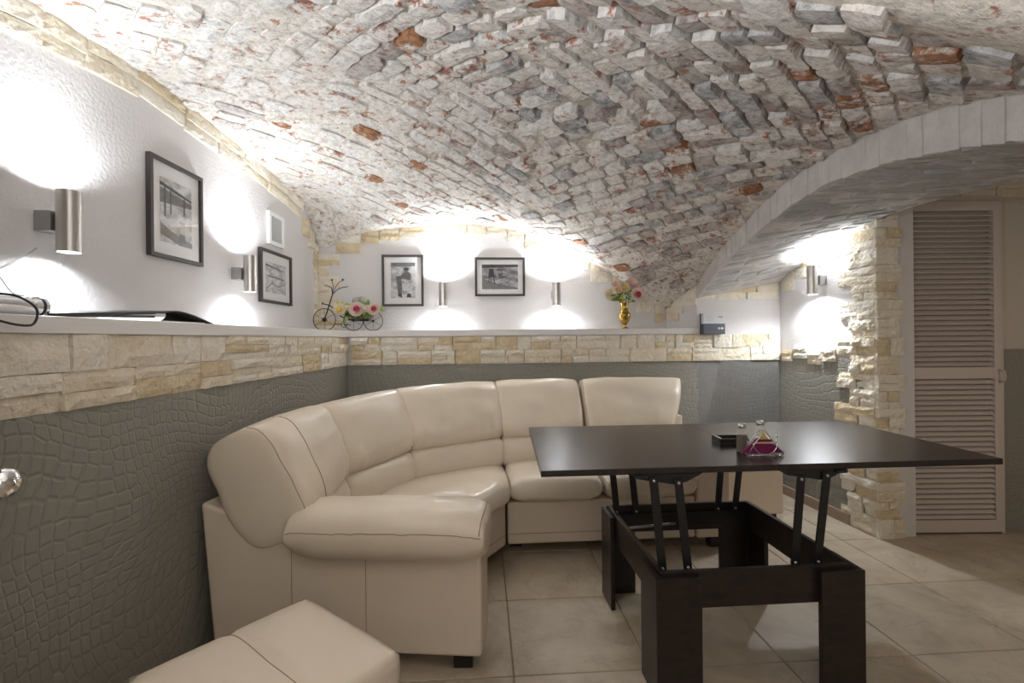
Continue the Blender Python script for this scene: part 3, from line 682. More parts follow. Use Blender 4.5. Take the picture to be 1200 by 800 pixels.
# ---------------------------------------------------------------- pillows
def pillow(name, c, t, parent, m='leather', p=4.0, n=(26, 18), bulge=0, wr=.003, wmode=0, seam=None, label=None, pu=None):
    c00, c10, c11, c01 = [Vector(q) for q in c]; pu = pu or p
    def mid(u, v):
        a, b = (u+1)/2, (v+1)/2
        return (c00*(1-a) + c10*a)*(1-b) + (c01*(1-a) + c11*a)*b
    def nrm(u, v):
        e = .01; d = (mid(u+e, v)-mid(u-e, v)).cross(mid(u, v+e)-mid(u, v-e)); d.normalize(); return d
    sd = U(0, 50)
    def pt(u, v, sg):
        th = t/2 * max(0, (1-abs(u)**pu))**(1/pu) * max(0, (1-abs(v)**p))**(1/p)
        w_ = wr*nz(u*2+sd, v*2.2, sg)*1.2
        if wmode == 1: w_ += wr*1.1*nz(u*9+sd, v*1.3, sg)*max(0, .25 - v)     # folds rising from the lower seam
        elif wmode == 2: w_ += wr*1.4*nz(u*10+sd, v*2, sg)*(abs(v)**2)
        elif wmode == 3: w_ += wr*1.2*nz(u*3+sd, v*9, sg)*(abs(u)**2 + .2)
        cr = 1 - .035*(abs(u)*abs(v))**2
        q = mid(u*cr, v*cr); return q + nrm(u, v)*sg*(th + (w_ + bulge*(1-u*u)*(1-v*v))*min(1, th/(t*.2)))
    nu, nv = n; g = G()
    us = [math.sin(PI/2*(-1+2*i/nu)) for i in range(nu+1)]; vv = [math.sin(PI/2*(-1+2*j/nv)) for j in range(nv+1)]
    idx = {}
    for sg in (1, -1):
        for j, v in enumerate(vv):
            for i, u in enumerate(us):
                ed = i in (0, nu) or j in (0, nv)
                if ed and sg == -1: idx[(sg, i, j)] = idx[(1, i, j)]; continue
                idx[(sg, i, j)] = len(g.v); g.v.append(tuple(pt(u, v, sg)))
        for j in range(nv):
            for i in range(nu):
                q = (idx[(sg,i,j)], idx[(sg,i+1,j)], idx[(sg,i+1,j+1)], idx[(sg,i,j+1)]); g.f.append(q if sg == 1 else q[::-1])
    o = ob(name, g, m, parent, smooth=True, label=label)
    for (kind_, val, sg) in (seam or []):
        path = []
        for i in range(33):
            w_ = -.97 + 1.94*i/32
            u, v = (val, w_) if kind_ == 'u' else (w_, val)
            q = pt(u, v, sg); path.append(q + nrm(u, v)*sg*.0004)
        ob('seam', G().tube(path, .0017, 5), 'seam', o, smooth=True)
    return o

# ---------------------------------------------------------------- corner sofa
sofa = root('corner_sofa', (-.5, 2.6, 0), 'cream leather corner sofa with five back cushions in the left rear corner', 'sofa')
eR = Vector((.9976, .07, 0)); nR = Vector((-.07, .9976, 0)); O = Vector((-.037, 2.665, 0))
def rp(a, b, z=0): return O + eR*a + nR*b + Z*z
def v2(p): return (p.x, p.y)
A = [rp(1.07, .37), rp(.54, .37), Vector((-.063, 3.03, 0)), Vector((-.55, 2.69, 0)), Vector((-.75, 2.25, 0)), Vector((-.745, 1.76, 0))]
T = [Vector((1.20, 3.455, 0)), Vector((.45, 3.415, 0)), Vector((-.145, 3.365, 0)), Vector((-.76, 2.93, 0)), Vector((-.995, 2.25, 0)), Vector((-1.045, 1.755, 0))]
TZ = [.885, .89, .885, .885, .885, .865]
# base bodies
def body(name, poly, z0, z1, m='leather_body', lab=None): return ob(name, G().prism(poly, z0, z1), m, sofa, bevel=.012, segs=3, label=lab)
ZS = .30
body('base', [v2(rp(.003, 0)), v2(rp(1.068, 0)), v2(rp(1.068, .86)), v2(rp(.003, .84))], .065, ZS)
body('base', [(-.045, 2.655), (-.105, 3.48), (-.62, 3.42), (-1.10, 2.96), (-1.14, 2.36), (-.232, 2.335)], .065, ZS)
body('base', [(-.232, 2.328), (-1.14, 2.352), (-1.155, 2.03), (-.215, 1.95)], .065, ZS)
body('back_body', [v2(rp(0, .60)), v2(rp(1.26, .60)), v2(rp(1.26, .87)), v2(rp(0, .84))], ZS, .66)
body('back_body', [(-.10, 3.25), (-.105, 3.47), (-.62, 3.41), (-1.095, 2.95), (-1.13, 2.36), (-.95, 2.36), (-.72, 2.93)], ZS, .66)
body('back_body', [(-1.135, 2.352), (-1.155, 2.03), (-.95, 2.02), (-.95, 2.352)], ZS, .62)
# base seams
for a, b in ((rp(.01, -.001, .125), rp(1.06, -.001, .125)), (Vector((-.05, 2.648, .125)), Vector((-.228, 2.338, .125)))):
    ob('seam', G().tube([a, b], .002, 5), 'seam', sofa)
# arms
AL = [Vector((-1.168, 1.80, 0)), Vector((-.118, 1.72, 0)), Vector((-.103, 1.90, 0)), Vector((-1.153, 1.98, 0))]
d = AL[3] - AL[0]; ax = (AL[1]-AL[0])
prof = [(.045, .065), (1, .065), (1, .50), (.33, .485), (.22, .535), (0, .60)]
ar = ob('arm', G().slab([AL[0] + ax*a + Z*z for a, z in prof][::-1], d), 'leather_body', sofa, bevel=.014, segs=3, label='broad flat side panel of the left arm facing the camera')
nA = Vector((ax.y, -ax.x, 0)).normalized()
for a, zt in ((.335, .48), (.60, .49)):
    ob('seam', G().tube([AL[0] + ax*a + nA*.0005 + Z*.08, AL[0] + ax*a + nA*.0005 + Z*zt], .0014, 5), 'seam', ar)
c0 = AL[0]+ax*.335; 
pillow('arm_pillow', [Vector((-.83, 1.70, .50)), Vector((-.092, 1.645, .50)), Vector((-.078, 1.91, .51)), Vector((-.80, 1.96, .51))], .20, sofa, wr=.007, wmode=2, p=2.5, pu=5, n=(34, 20), seam=[('v', -.985, 1), ('u', .95, 1)])
body('arm', [v2(rp(1.075, -.01)), v2(rp(1.27, -.01)), v2(rp(1.27, .87)), v2(rp(1.075, .87))], .065, .47)
pillow('arm_pillow', [rp(1.055, -.06, .50), rp(1.30, -.06, .50), rp(1.30, .62, .50), rp(1.055, .62, .50)], .15, sofa, p=3.2, n=(16, 24), wr=.003)
# seats
sc = dict(wr=.006, wmode=2, p=4.0, n=(28, 24))
pillow('seat_cushion', [rp(.008, -.055, .375), rp(.535, -.055, .375), rp(.535, .52, .345), rp(.008, .52, .345)], .165, sofa, seam=[('u', -.985, 1), ('u', .985, 1)], **sc)
pillow('seat_cushion', [rp(.542, -.055, .375), rp(1.068, -.055, .375), rp(1.068, .52, .345), rp(.542, .52, .345)], .165, sofa, seam=[('u', -.985, 1)], **sc)
pillow('seat_cushion', [Vector((-.20, 2.285, .375)), Vector((-.012, 2.60, .375)), Vector((-.07, 3.22, .345)), Vector((-.98, 2.42, .35))], .165, sofa, seam=[('u', .985, 1)], **sc)
pillow('seat_cushion', [Vector((-.165, 1.945, .37)), Vector((-.185, 2.28, .375)), Vector((-.92, 2.34, .345)), Vector((-.92, 2.0, .345))], .16, sofa, **sc)
# backs
for k in range(5):
    a0, a1, t0, t1 = A[k+1], A[k], T[k+1], T[k]
    o0 = (t0-a0).normalized(); o1 = (t1-a1).normalized(); sh = (a1-a0).normalized()*.004
    l0 = a0 + Vector((0, .13 if k == 4 else 0, 0))
    pillow('lumbar_cushion', [l0+o0*.075+sh+Z*.385, a1+o1*.075-sh+Z*.385, a1+o1*.085-sh+Z*.575, l0+o0*.085+sh+Z*.575], .17, sofa, wr=.0025, wmode=3, p=3.0, pu=7, n=(26, 14))
    th = .285 if k < 4 else .33
    z0, z1 = TZ[k+1], TZ[k]
    lo0, lo1 = (.535, .535) if k < 4 else (.455, .53)
    dep = .10
    pillow('back_cushion', [a0+o0*dep+sh+Z*lo0, a1+o1*dep-sh+Z*lo1, t1-sh+Z*z1, t0+sh+Z*z0], th, sofa, wr=.009, wmode=1, p=3.4, pu=(7 if k < 4 else 8), n=(34, 26),
           seam=[('u', -.965, 1)] + ([('u', .965, 1)] if k in (0, 3, 2) else []) + ([('u', -.35, 1)] if k == 4 else []))
for p in (rp(.06, .16), rp(1.2, .05), rp(.9, .8), Vector((-.26, 2.45, 0)), Vector((-.19, 1.80, 0)), Vector((-1.08, 1.88, 0)), Vector((-1.0, 2.7, 0))):
    ob('foot', G().box((p.x-.035, p.y-.035, 0), (p.x+.035, p.y+.035, .066)), 'black', sofa, bevel=.003)

# ---------------------------------------------------------------- ottomans
def ottoman(loc, ang, s, h, label, fold=True):
    t = root('ottoman', (loc[0], loc[1], 0), label, 'ottoman', 'cream leather ottomans')
    c, s_ = math.cos(ang), math.sin(ang); e = Vector((c, s_, 0)); n = Vector((-s_, c, 0)); L0 = Vector((loc[0], loc[1], 0))
    N = 24; g = G(); 
    def hgt(u, v):
        z = h - .02*(max(abs(u), abs(v))**6) + .006*(1-u*u)*(1-v*v)
        if fold: z -= .016*math.exp(-(u/.06)**2)*(1-.6*abs(v)) 
        return z
    us = [-1+2*i/N for i in range(N+1)]
    for v in us:
        for u in us:
            k = 1 - .03*(abs(u*v))**6
            g.v.append(tuple(L0 + e*u*k*s/2 + n*v*k*s/2 + Z*hgt(u, v)))
    for j in range(N):
        for i in range(N): a = j*(N+1)+i; g.f.append((a, a+1, a+N+2, a+N+1))
    per = [i for i in range(N+1)] + [(j*(N+1)+N) for j in range(1, N+1)] + [N*(N+1)+i for i in range(N-1, -1, -1)] + [j*(N+1) for j in range(N-1, 0, -1)]
    m = len(per); b = len(g.v)
    for zz, k in ((h-.05, 1.008), (h-.10, 1.005)):
        for q in per:
            p = Vector(g.v[q]) - L0; g.v.append((L0.x+p.x*k, L0.y+p.y*k, zz))
    for k in range(m):
        k2 = (k+1) % m; g.f.append((per[k], b+k, b+k2, per[k2])); g.f.append((b+k, b+m+k, b+m+k2, b+k2))
    ob('seat', g, 'leather_body', t, smooth=True)
    ob('body', G().prism([v2(L0-e*s/2-n*s/2), v2(L0+e*s/2-n*s/2), v2(L0+e*s/2+n*s/2), v2(L0-e*s/2+n*s/2)], .04, h-.098), 'leather_body', t, bevel=.01, segs=3)
    q = s/2+.0015
    cs = [L0-e*q-n*q, L0+e*q-n*q, L0+e*q+n*q, L0-e*q+n*q]
    ob('seam', G().tube([p + Z*(h-.022) for p in (cs[0]+e*.01, cs[1]-e*.01)], .0016, 5).tube([p + Z*(h-.022) for p in (cs[1]+n*.01, cs[2]-n*.01)], .0016, 5), 'seam', t)
    if fold: ob('seam', G().tube([L0 + n*v*s/2 + Z*(hgt(0, v)+.0005) for v in us], .0016, 5), 'seam', t)
    for a, b_ in ((-1, -1), (1, -1), (1, 1), (-1, 1)):
        p = L0 + e*a*(s/2-.05) + n*b_*(s/2-.05); ob('foot', G().box((p.x-.02, p.y-.02, 0), (p.x+.02, p.y+.02, .042)), 'black', t)
bk = Vector((-.625, 1.49)); dr = Vector((.795, -.606)); dl = Vector((-.606, -.795)); cc = bk + dr*.215 + dl*.235
ottoman((cc.x, cc.y), math.atan2(-.795, -.606), .45, .43, 'square cream leather ottoman in front of the sofa arm, bottom left')
ottoman((1.545, 3.36), .04, .42, .42, 'cream ottoman tucked behind the table between sofa and right wall', False)

# ---------------------------------------------------------------- lift-top table
TH = .75; Hh = H0-TH
tab = root('lift_top_table', (.9, 2.0, 0), 'dark wenge lift-top table raised on black links, in front of the sofa', 'table')
q = [Vector((.210, 3.658, 0))*Hh, Vector((3.946, 3.894, 0))*Hh, Vector((3.88, 5.70, 0))*Hh, Vector((.18, 5.473, 0))*Hh]
qm0, qm1 = (q[0]+q[1])/2, (q[3]+q[2])/2; gp = (q[1]-q[0]).normalized()*.0008
ob('table_leaf', G().prism([v2(q[0]), v2(qm0-gp), v2(qm1-gp), v2(q[3])], TH-.022, TH), 'wenge_top', tab, bevel=.0015)
ob('table_leaf', G().prism([v2(qm0+gp), v2(q[1]), v2(q[2]), v2(qm1+gp)], TH-.022, TH), 'wenge_top', tab, bevel=.0015)
ft = .42; h2 = H0-ft
fe = Vector((.9974, .0715, 0)).normalized(); fn = Vector((-.0715, .9974, 0)); FO = Vector((.485, 1.605, 0)); FW, FD = .68, .66
def fp(a, b, z=0): return FO + fe*a + fn*b + Z*z
def board(name, a0, b0, a1, b1, z0, z1, m='wenge', bev=.002, par=None): return ob(name, G().prism([v2(fp(a0, b0)), v2(fp(a1, b0)), v2(fp(a1, b1)), v2(fp(a0, b1))], z0, z1), m, par or tab, bevel=bev)
board('apron', 0, 0, FW, .018, ft-.125, ft); board('apron', 0, FD-.018, FW, FD, ft-.125, ft)
board('apron', 0, .018, .018, FD-.018, ft-.125, ft); board('apron', FW-.018, .018, FW, FD-.018, ft-.125, ft)
board('inner_rail', .018, FD-.034, FW-.018, FD-.018, ft-.095, ft-.035, 'black_metal'); board('inner_rail', .018, .018, FW-.018, .034, ft-.095, ft-.035, 'black_metal')
LW = .155
for (sx, sy) in ((0, 0), (1, 0), (1, 1), (0, 1)):
    a = -.022 if sx == 0 else FW + .022; b = -.022 if sy == 0 else FD + .022
    ia = a + (.02 if sx == 0 else -.02); ib = b + (.02 if sy == 0 else -.02); fa = a + (LW if sx == 0 else -LW); fb = b + (LW if sy == 0 else -LW)
    lg = root('leg', fp(a, b) - Vector((0, 0, 0))); lg.parent = tab; lg.location = ORG[lg] - ORG[tab]
    P = [fp(a, b), fp(fa, b), fp(fa, ib), fp(ia, ib), fp(ia, fb), fp(a, fb)]
    if sx != sy: P = P[::-1]
    bpy.data.objects.remove(lg)
    ob('leg', G().prism([v2(p) for p in P], 0, ft-.012), 'wenge', tab, bevel=.002)
# lift mechanism: four pairs of links
def link(p0, p1, wd=.030, th=.008, hole=True):
    p0, p1 = Vector(p0), Vector(p1); up = (p1-p0); L_ = up.length; up.normalize(); side = up.cross(fn).normalized()
    l = ob('lift_link', G().obox((p0+p1)/2, side*wd/2, fn*th/2, up*(L_/2+.012)), 'black_metal', tab, bevel=.003)
    for p in (p0, p1): ob('bolt', G().lathe([(0, 0), (.0055, 0), (.0055, .003), (.003, .005), (0, .0055)], p - fn*(th/2), 12, -fn), 'steel', l, smooth=True)
def bracket(cx_, b, w0, w1):
    c = fp(cx_, b, TH-.022)
    ob('bracket', G().slab([c + fe*(-w0), c + fe*w0*1.1, c + fe*w1*.75 + Z*-.028, c + fe*(w1*.3) + Z*-.036, c + fe*(-w1*.9)+Z*-.016], fn*.006), 'black_metal', tab)
for b in (.055, FD-.06):
    zt, zb = TH-.045, ft-.012
    for (xt, xb_) in ((.0, .028), (.088, .118), (.53, .505), (.625, .588)):
        dz = -.006 if xt in (.088, .53) else 0.004
        link(fp(xb_, b, zb), fp(xt, b, zt+dz))
    bracket(.045, b+.006, .12, .1); bracket(.575, b+.006, .12, .1)
board('lift_rail', -.06, .05, -.02, FD-.05, TH-.034, TH-.0225, 'black_metal')
board('lift_rail', .66, .05, .70, FD-.05, TH-.034, TH-.0225, 'black_metal')
ob('gas_strut', G().tube([fp(.03, .5, ft-.05), fp(.30, .60, ft-.075)], .006, 8), 'steel_dark', tab, smooth=True)

# ---------------------------------------------------------------- things on the table
def shaker(x, y, fill, label):
    t = root('spice_shaker', (x, y, TH), label, 'shaker', 'glass shakers on the table')
    prof = [(0, 0), (.0205, 0), (.0215, .003), (.0215, .07), (.017, .083), (.011, .09), (.011, .098)]
    ob('glass_body', G().lathe(prof, (x, y, TH), 24), 'glass', t, smooth=True)
    ob('contents', G().lathe([(0, .003), (.0190, .003), (.0190, .066 if fill == 'pepper' else .045), (0, .067 if fill == 'pepper' else .047)], (x, y, TH), 20), fill, t, smooth=False)
    ob('cap', G().lathe([(.0135, .0945), (.0145, .097), (.0145, .109), (.011, .112), (0, .113)], (x, y, TH), 24), 'steel', t, smooth=True)
shaker(.893, 1.885, 'pepper', 'glass pepper shaker with brown contents, left of the napkin holder')
shaker(.995, 1.945, 'salt', 'glass salt shaker half hidden behind the purple napkins')
t = root('napkin_holder', (.945, 1.84, TH), 'chrome wire triangular napkin holder on the dark table', 'napkin holder')
for dy in (-.022, .022):
    c = Vector((.948, 1.838+dy, TH)); g = G().tube([c+Vector((-.068, 0, .006)), c+Vector((0, -dy*.3, .098)), c+Vector((.068, 0, .006))], .0022, 8)
    g.tube([c+Vector((.046*math.cos(a), 0, .052+.046*math.sin(a))) for a in [PI*(1.02+.96*i/16) for i in range(17)]], .0018, 8)
    ob('wire_side', g, 'chrome', t, smooth=True)
ob('wire_base', G().tube([(.885, 1.816, TH+.004), (1.011, 1.816, TH+.004), (1.011, 1.860, TH+.004), (.885, 1.860, TH+.004)], .0025, 8, closed=True), 'chrome', t, smooth=True)
g = G()
for sx in (-.05, .05):
    for sy in (-.026, .026): g.ball((.948+sx, 1.838+sy, TH+.0045), .0045, 10)
ob('ball_foot', g, 'chrome', t, smooth=True)
g = G().ball((.948+.058, 1.842, TH+.072), .006, 10).tube([(.948+.058, 1.842, TH+.068), (.948+.05, 1.842, TH+.03)], .0016, 6)
ob('finial', g, 'chrome', t, smooth=True)
nk = root('paper_napkin', (.95, 1.84, TH), 'stack of folded burgundy paper napkins in the chrome holder', 'napkins')
def tri(name, x0, x1, xt, y, z0, zt, m, d=.004): ob(name, G().slab([(x0, y, z0), (x1, y, z0), (xt, y, zt)], (0, d, 0)), m, nk)
tri('burgundy_sheet', .862, .985, .925, 1.826, TH+.008, TH+.068, 'purple', .006); tri('burgundy_sheet', .90, 1.033, .962, 1.834, TH+.008, TH+.060, 'purple', .006)
tri('yellow_sheet', .905, .998, .952, 1.842, TH+.008, TH+.094, 'yellow_paper', .004)
ob('burgundy_band', G().slab([(.914, 1.8225, TH+.054), (.986, 1.8225, TH+.054), (.978, 1.8225, TH+.062), (.922, 1.8225, TH+.062)], (0, .003, 0)), 'purple', nk)
ob('yellow_band', G().slab([(.910, 1.8245, TH+.046), (.99, 1.8245, TH+.046), (.985, 1.8245, TH+.052), (.914, 1.8245, TH+.052)], (0, .0015, 0)), 'yellow_paper', nk)
t = root('ashtray', (.92, 2.05, TH), 'low black rectangular tray behind the shakers on the dark table', 'tray')
g = G().box((.862, 2.01, TH), (.982, 2.10, TH+.006))
for a in (((.862, 2.01), (.982, 2.02)), ((.862, 2.09), (.982, 2.10)), ((.862, 2.02), (.872, 2.09)), ((.972, 2.02), (.982, 2.09))): g.box((*a[0], TH+.006), (*a[1], TH+.026))
ob('tray', g, 'black', t, bevel=.002)
ob('rim', G().tube([(.867, 2.015, TH+.027), (.867, 2.095, TH+.027)], .003, 8), 'chrome', t, smooth=True)
ob('match_book', G().box((.882, 2.03, TH+.0065), (.945, 2.07, TH+.012)), 'yellow_paper', t)

# ---------------------------------------------------------------- flowers
def peony(c, r, out, centre, parent, name='peony', nrm=Vector((0, -1, .3))):
    r *= 1.18
    c = Vector(c); nrm = Vector(nrm).normalized(); q_ = Z.rotation_difference(nrm); g = G()
    for ring, (n_, rr, lift, wd) in enumerate(((8, 1.0, .05, .52), (7, .78, .35, .48), (5, .5, .6, .38))):
        for k in range(n_):
            a = 2*PI*(k+.5*ring)/n_ + U(-.1, .1); vs_ = []; e = Vector((math.cos(a), math.sin(a), 0)); s = Vector((-e.y, e.x, 0))
            for (f1, f2, zz) in ((.15, .12, -.25), (.6, .8, lift*.4-.1), (.95, .75, lift), (1.02, .3, lift+.12)):
                for sd in (-1, 0, 1): vs_.append(c + q_ @ ((e*rr*f1 + s*sd*wd*f2 + Z*(zz + .12*abs(sd)))*r))
            g.add(vs_, [(i*3+j, i*3+j+1, i*3+j+4, i*3+j+3) for i in range(3) for j in range(2)])
    o = ob(name, g, out, parent, smooth=True)
    if centre: ob('flower_centre', G().ball(c + nrm*r*.28, r*.42, 10), centre, o, smooth=True)
    return o
def leaf(c, d, L_, w_, m, parent):
    c, d = Vector(c), Vector(d).normalized(); s = d.cross(Vector((U(-.3, .3), -1, U(-.3, .3)))).normalized(); vs_ = []; dn = Vector((0, 0, -1))
    for i in range(6):
        t_ = i/5; wdt = w_*math.sin(PI*(.08+.9*t_))**.8; p = c + d*L_*t_ + dn*L_*.25*t_*t_; nrm_ = d.cross(s)*w_*.25
        vs_ += [p - s*wdt + nrm_, p, p + s*wdt + nrm_]
    ob('leaf', G().add(vs_, [(i*3+j, i*3+j+1, i*3+j+4, i*3+j+3) for i in range(5) for j in range(2)]), m, parent, smooth=True)

# bicycle planter
BY = 3.60; zt = ZL
def bx(px, y=BY): return (px-600)/F*y
def bz(py, px, y=BY): return H0 + (397 - .0095*(px-600) - py)/F*y
t = root('bicycle_planter', (-1.24, BY, ZL), 'miniature dark iron tricycle planter on the ledge in the left corner', 'planter')
WR = .083; wc = [(-1.395, BY, ZL+WR+.003), (-1.16, BY-.055, ZL+.075), (-1.045, BY+.045, ZL+.075)]
for k, c in enumerate(wc):
    r = WR if k == 0 else .072
    g = G().tube([(c[0]+r*math.cos(a), c[1], c[2]+r*math.sin(a)) for a in [2*PI*i/28 for i in range(28)]], .003, 6, closed=True)
    wh = ob('wheel', g, 'iron', t, smooth=True)
    g = G()
    for i in range(6): a = PI/6+2*PI*i/6; g.tube([(c[0], c[1], c[2]), (c[0]+r*math.cos(a), c[1], c[2]+r*math.sin(a))], .0014, 5)
    ob('spokes', g, 'iron', wh); ob('hub', G().lathe([(0, -.008), (.016 if k == 0 else .008, -.008), (.016 if k == 0 else .008, .008), (0, .008)], c, 14, (0, 1, 0)), 'iron', wh, smooth=True)
def curve(pts, n=8):
    P = [Vector(p) for p in pts]; out = []
    for i in range(len(P)-1):
        a, b, c_, d_ = P[max(i-1, 0)], P[i], P[i+1], P[min(i+2, len(P)-1)]
        for k in range(n):
            s = k/n; out.append(.5*((2*b)+(c_-a)*s+(2*a-5*b+4*c_-d_)*s*s+(3*b-a-3*c_+d_)*s**3))
    out.append(P[-1]); return out
fx = wc[0][0]
ob('frame', G().tube(curve([(fx-.01, BY, ZL+.205), (fx+.05, BY, ZL+.185), (fx+.11, BY, ZL+.12), (fx+.19, BY, ZL+.082), (fx+.30, BY, ZL+.08), (fx+.33, BY, ZL+.082)]), .004, 8).tube([(fx+.235, BY-.055, ZL+.075), (fx+.235, BY+.045, ZL+.078), (fx+.35, BY+.045, ZL+.075)], .003, 6)
   .tube([(fx+.08, BY, ZL+.055), (fx+.20, BY, ZL+.045)], .0025, 6).tube([(fx+.145+.022*math.cos(a), BY, ZL+.05+.022*math.sin(a)) for a in [2*PI*i/14 for i in range(14)]], .0022, 6, closed=True)
   .ball((fx-.012, BY, ZL+.207), .008, 8), 'iron', t, smooth=True)
ob('fork', G().tube(curve([(fx, BY, ZL+WR), (fx+.035, BY, ZL+.19), (fx+.062, BY, ZL+.275)]), .0048, 8), 'iron', t, smooth=True)
hb = Vector((fx+.062, BY, ZL+.275))
ob('handlebar', G().tube(curve([hb, hb+Vector((.002, -.03, .045)), hb+Vector((-.038, -.05, .062))]), .003, 6).tube(curve([hb, hb+Vector((.04, .03, .045)), hb+Vector((.10, .05, .062))]), .003, 6)
   .tube(curve([hb, hb+Vector((.008, -.01, .06)), hb+Vector((0, -.01, .10))]), .0025, 6).tube(curve([hb, hb+Vector((.03, .01, .07)), hb+Vector((.072, .01, .105))]), .0025, 6)
   .ball(hb+Vector((0, -.01, .105)), .008, 8).ball(hb+Vector((.074, .01, .108)), .009, 8), 'iron', t, smooth=True)
g = G(); bc = Vector((-1.13, BY, ZL+.088))
for zz, rr in ((0, .055), (.03, .07), (.06, .082)): g.tube([(bc.x+rr*1.45*math.cos(a), bc.y+rr*.8*math.sin(a), bc.z+zz) for a in [2*PI*i/24 for i in range(24)]], .0022, 5, closed=True)
for i in range(12): a = 2*PI*i/12; g.tube([(bc.x+.055*1.45*math.cos(a), bc.y+.055*.8*math.sin(a), bc.z), (bc.x+.082*1.45*math.cos(a), bc.y+.082*.8*math.sin(a), bc.z+.06)], .0016, 5)
ob('basket', g, 'iron', t, smooth=True)
t = root('flower_arrangement', (-1.13, BY, ZL+.09), 'artificial peonies and green leaves in the miniature tricycle basket', 'flowers')
fl = [(-1.255, .155, .040, 'petal_cream', 'flower_yellow'), (-1.13, .155, .047, 'petal_blush', 'flower_red'), (-1.005, .155, .040, 'petal_blush', 'flower_red'), (-1.195, .170, .022, 'petal_cream', None), (-1.06, .16, .024, 'petal_blush', None)]
for (x, dz, r, a, b) in fl: peony((x, BY-.055-r*.3, ZL+dz+.0), r, a, b, t)
for (x, dz, r) in ((-1.155, .225, .035), (-1.115, .232, .032)): ob('seed_head', G().ball((x, BY, ZL+dz-.005), r, 10, (1, 1, .95)), 'sage', t, smooth=True)
ob('stems', G().ball((-1.13, BY, ZL+.125), .06, 12, (1.9, .8, .55)), 'leaf', t, smooth=True)
rl = random.Random(3)
for i in range(46):
    a = rl.uniform(0, 2*PI); x = -1.13 + rl.uniform(-.13, .13); up = rl.uniform(-.35, 1.0)
    leaf((x, BY-.04+rl.uniform(0, .05), ZL+.13+rl.uniform(0, .05)), ((x+1.13)*6 + rl.uniform(-.5, .5), rl.uniform(-.8, .2), up), rl.uniform(.05, .085), rl.uniform(.010, .016), rl.choice(('leaf', 'leaf_pale', 'leaf_pale')), t)
# gold vase and bouquet
VX, VY = .862, 3.70
t = root('vase', (VX, VY, ZL), 'brass footed vase standing near the right end of the ledge', 'vase')
prof = [(0, 0), (.032, 0), (.034, .005), (.012, .016), (.009, .026), (.022, .038), (.040, .066), (.047, .098), (.048, .115), (.040, .12), (.030, .135), (.026, .16), (.031, .19), (.043, .212), (.041, .2125), (.029, .19), (.024, .16), (0, .13)]
ob('body', G().lathe(prof, (VX, VY, ZL), 32), 'gold', t, smooth=True)
t = root('bouquet', (VX, VY, ZL+.2), 'pale pink and cream peony bouquet in the brass vase', 'flowers')
fz = ZL+.205
for (dx, dz, dy, r, a, b) in ((-.105, .052, 0, .042, 'petal_cream', None), (-.055, .088, -.03, .026, 'petal_pink', 'flower_yellow'), (-.005, .105, 0, .036, 'petal_cream', 'flower_yellow'), (.055, .135, .01, .040, 'petal_pink', None), (.085, .045, -.04, .046, 'petal_blush', 'flower_red'), (.115, .07, .04, .036, 'petal_pink', None), (-.07, .135, .03, .022, 'petal_pink', None)):
    peony((VX+dx, VY-.03+dy, fz+dz), r, a, b, t)
    ob('stem', G().tube(curve([(VX+dx*.1, VY, ZL+.15), (VX+dx*.3, VY+dy*.3, fz+.01), (VX+dx, VY+dy-.02, fz+dz-.01)], 5), .0025, 5), 'leaf', t, smooth=True)
for i in range(34):
    a = rl.uniform(0, 2*PI); leaf((VX+.025*math.cos(a), VY+.02*math.sin(a)-.01, fz+.0+rl.uniform(0, .06)), (math.cos(a)*1.2, math.sin(a)*.6-.2, rl.uniform(-.1, 1.0)), rl.uniform(.06, .11), rl.uniform(.009, .014), rl.choice(('leaf', 'leaf', 'leaf_pale')), t)
g = G()
for i in range(26): g.ball((VX+.02+rl.uniform(-.04, .04), VY-.055+rl.uniform(-.01, .01), fz+.02+rl.uniform(-.02, .03)), .0055, 6)
tag(ob('filler_blossom', g, 'white', t, smooth=True), kind='stuff')

# ---------------------------------------------------------------- wall telephone / intercom
t = root('intercom', (1.52, YF(1.52), 1.22), 'white and slate grey intercom box on the wall at the right end of the ledge', 'intercom')
x0, x1 = 1.432, 1.60; zlo, zmid, zhi = 1.222, 1.30, 1.378
def onF(x, z, d): return Vector((x, YF(x), z)) + NBn*d
def plate(xa, xb2, za, zb, d0, d1): return G().slab([onF(xa, za, d0), onF(xa, zb, d0), onF(xb2, zb, d0), onF(xb2, za, d0)], NBn*(d1-d0))
ob('lower_case', plate(x0, x1, zlo, zmid, .024, .062), 'intercom_grey', t, bevel=.003)
ob('upper_case', plate(x0, x1, zmid, zhi, .024, .060), 'intercom_white', t, bevel=.003)
ob('back_plate', plate(x0, x1, zlo, zhi, .0005, .024), 'intercom_grey', t)
for (a, b) in ((.112, .126), (.133, .152)): ob('button', plate(x0+a, x0+b, zlo+.036, zlo+.050, .062, .064), 'white', t)
g = G()
for i in range(5): g.add(*(lambda p: (p.v, p.f))(plate(x0+.02, x0+.07, zmid+.022+i*.008, zmid+.0245+i*.008, .060, .061)))
ob('speaker_slots', g, 'grille', t)
ob('name_mark', plate(x0+.115, x0+.150, zhi-.030, zhi-.025, .060, .0606), 'black', t)

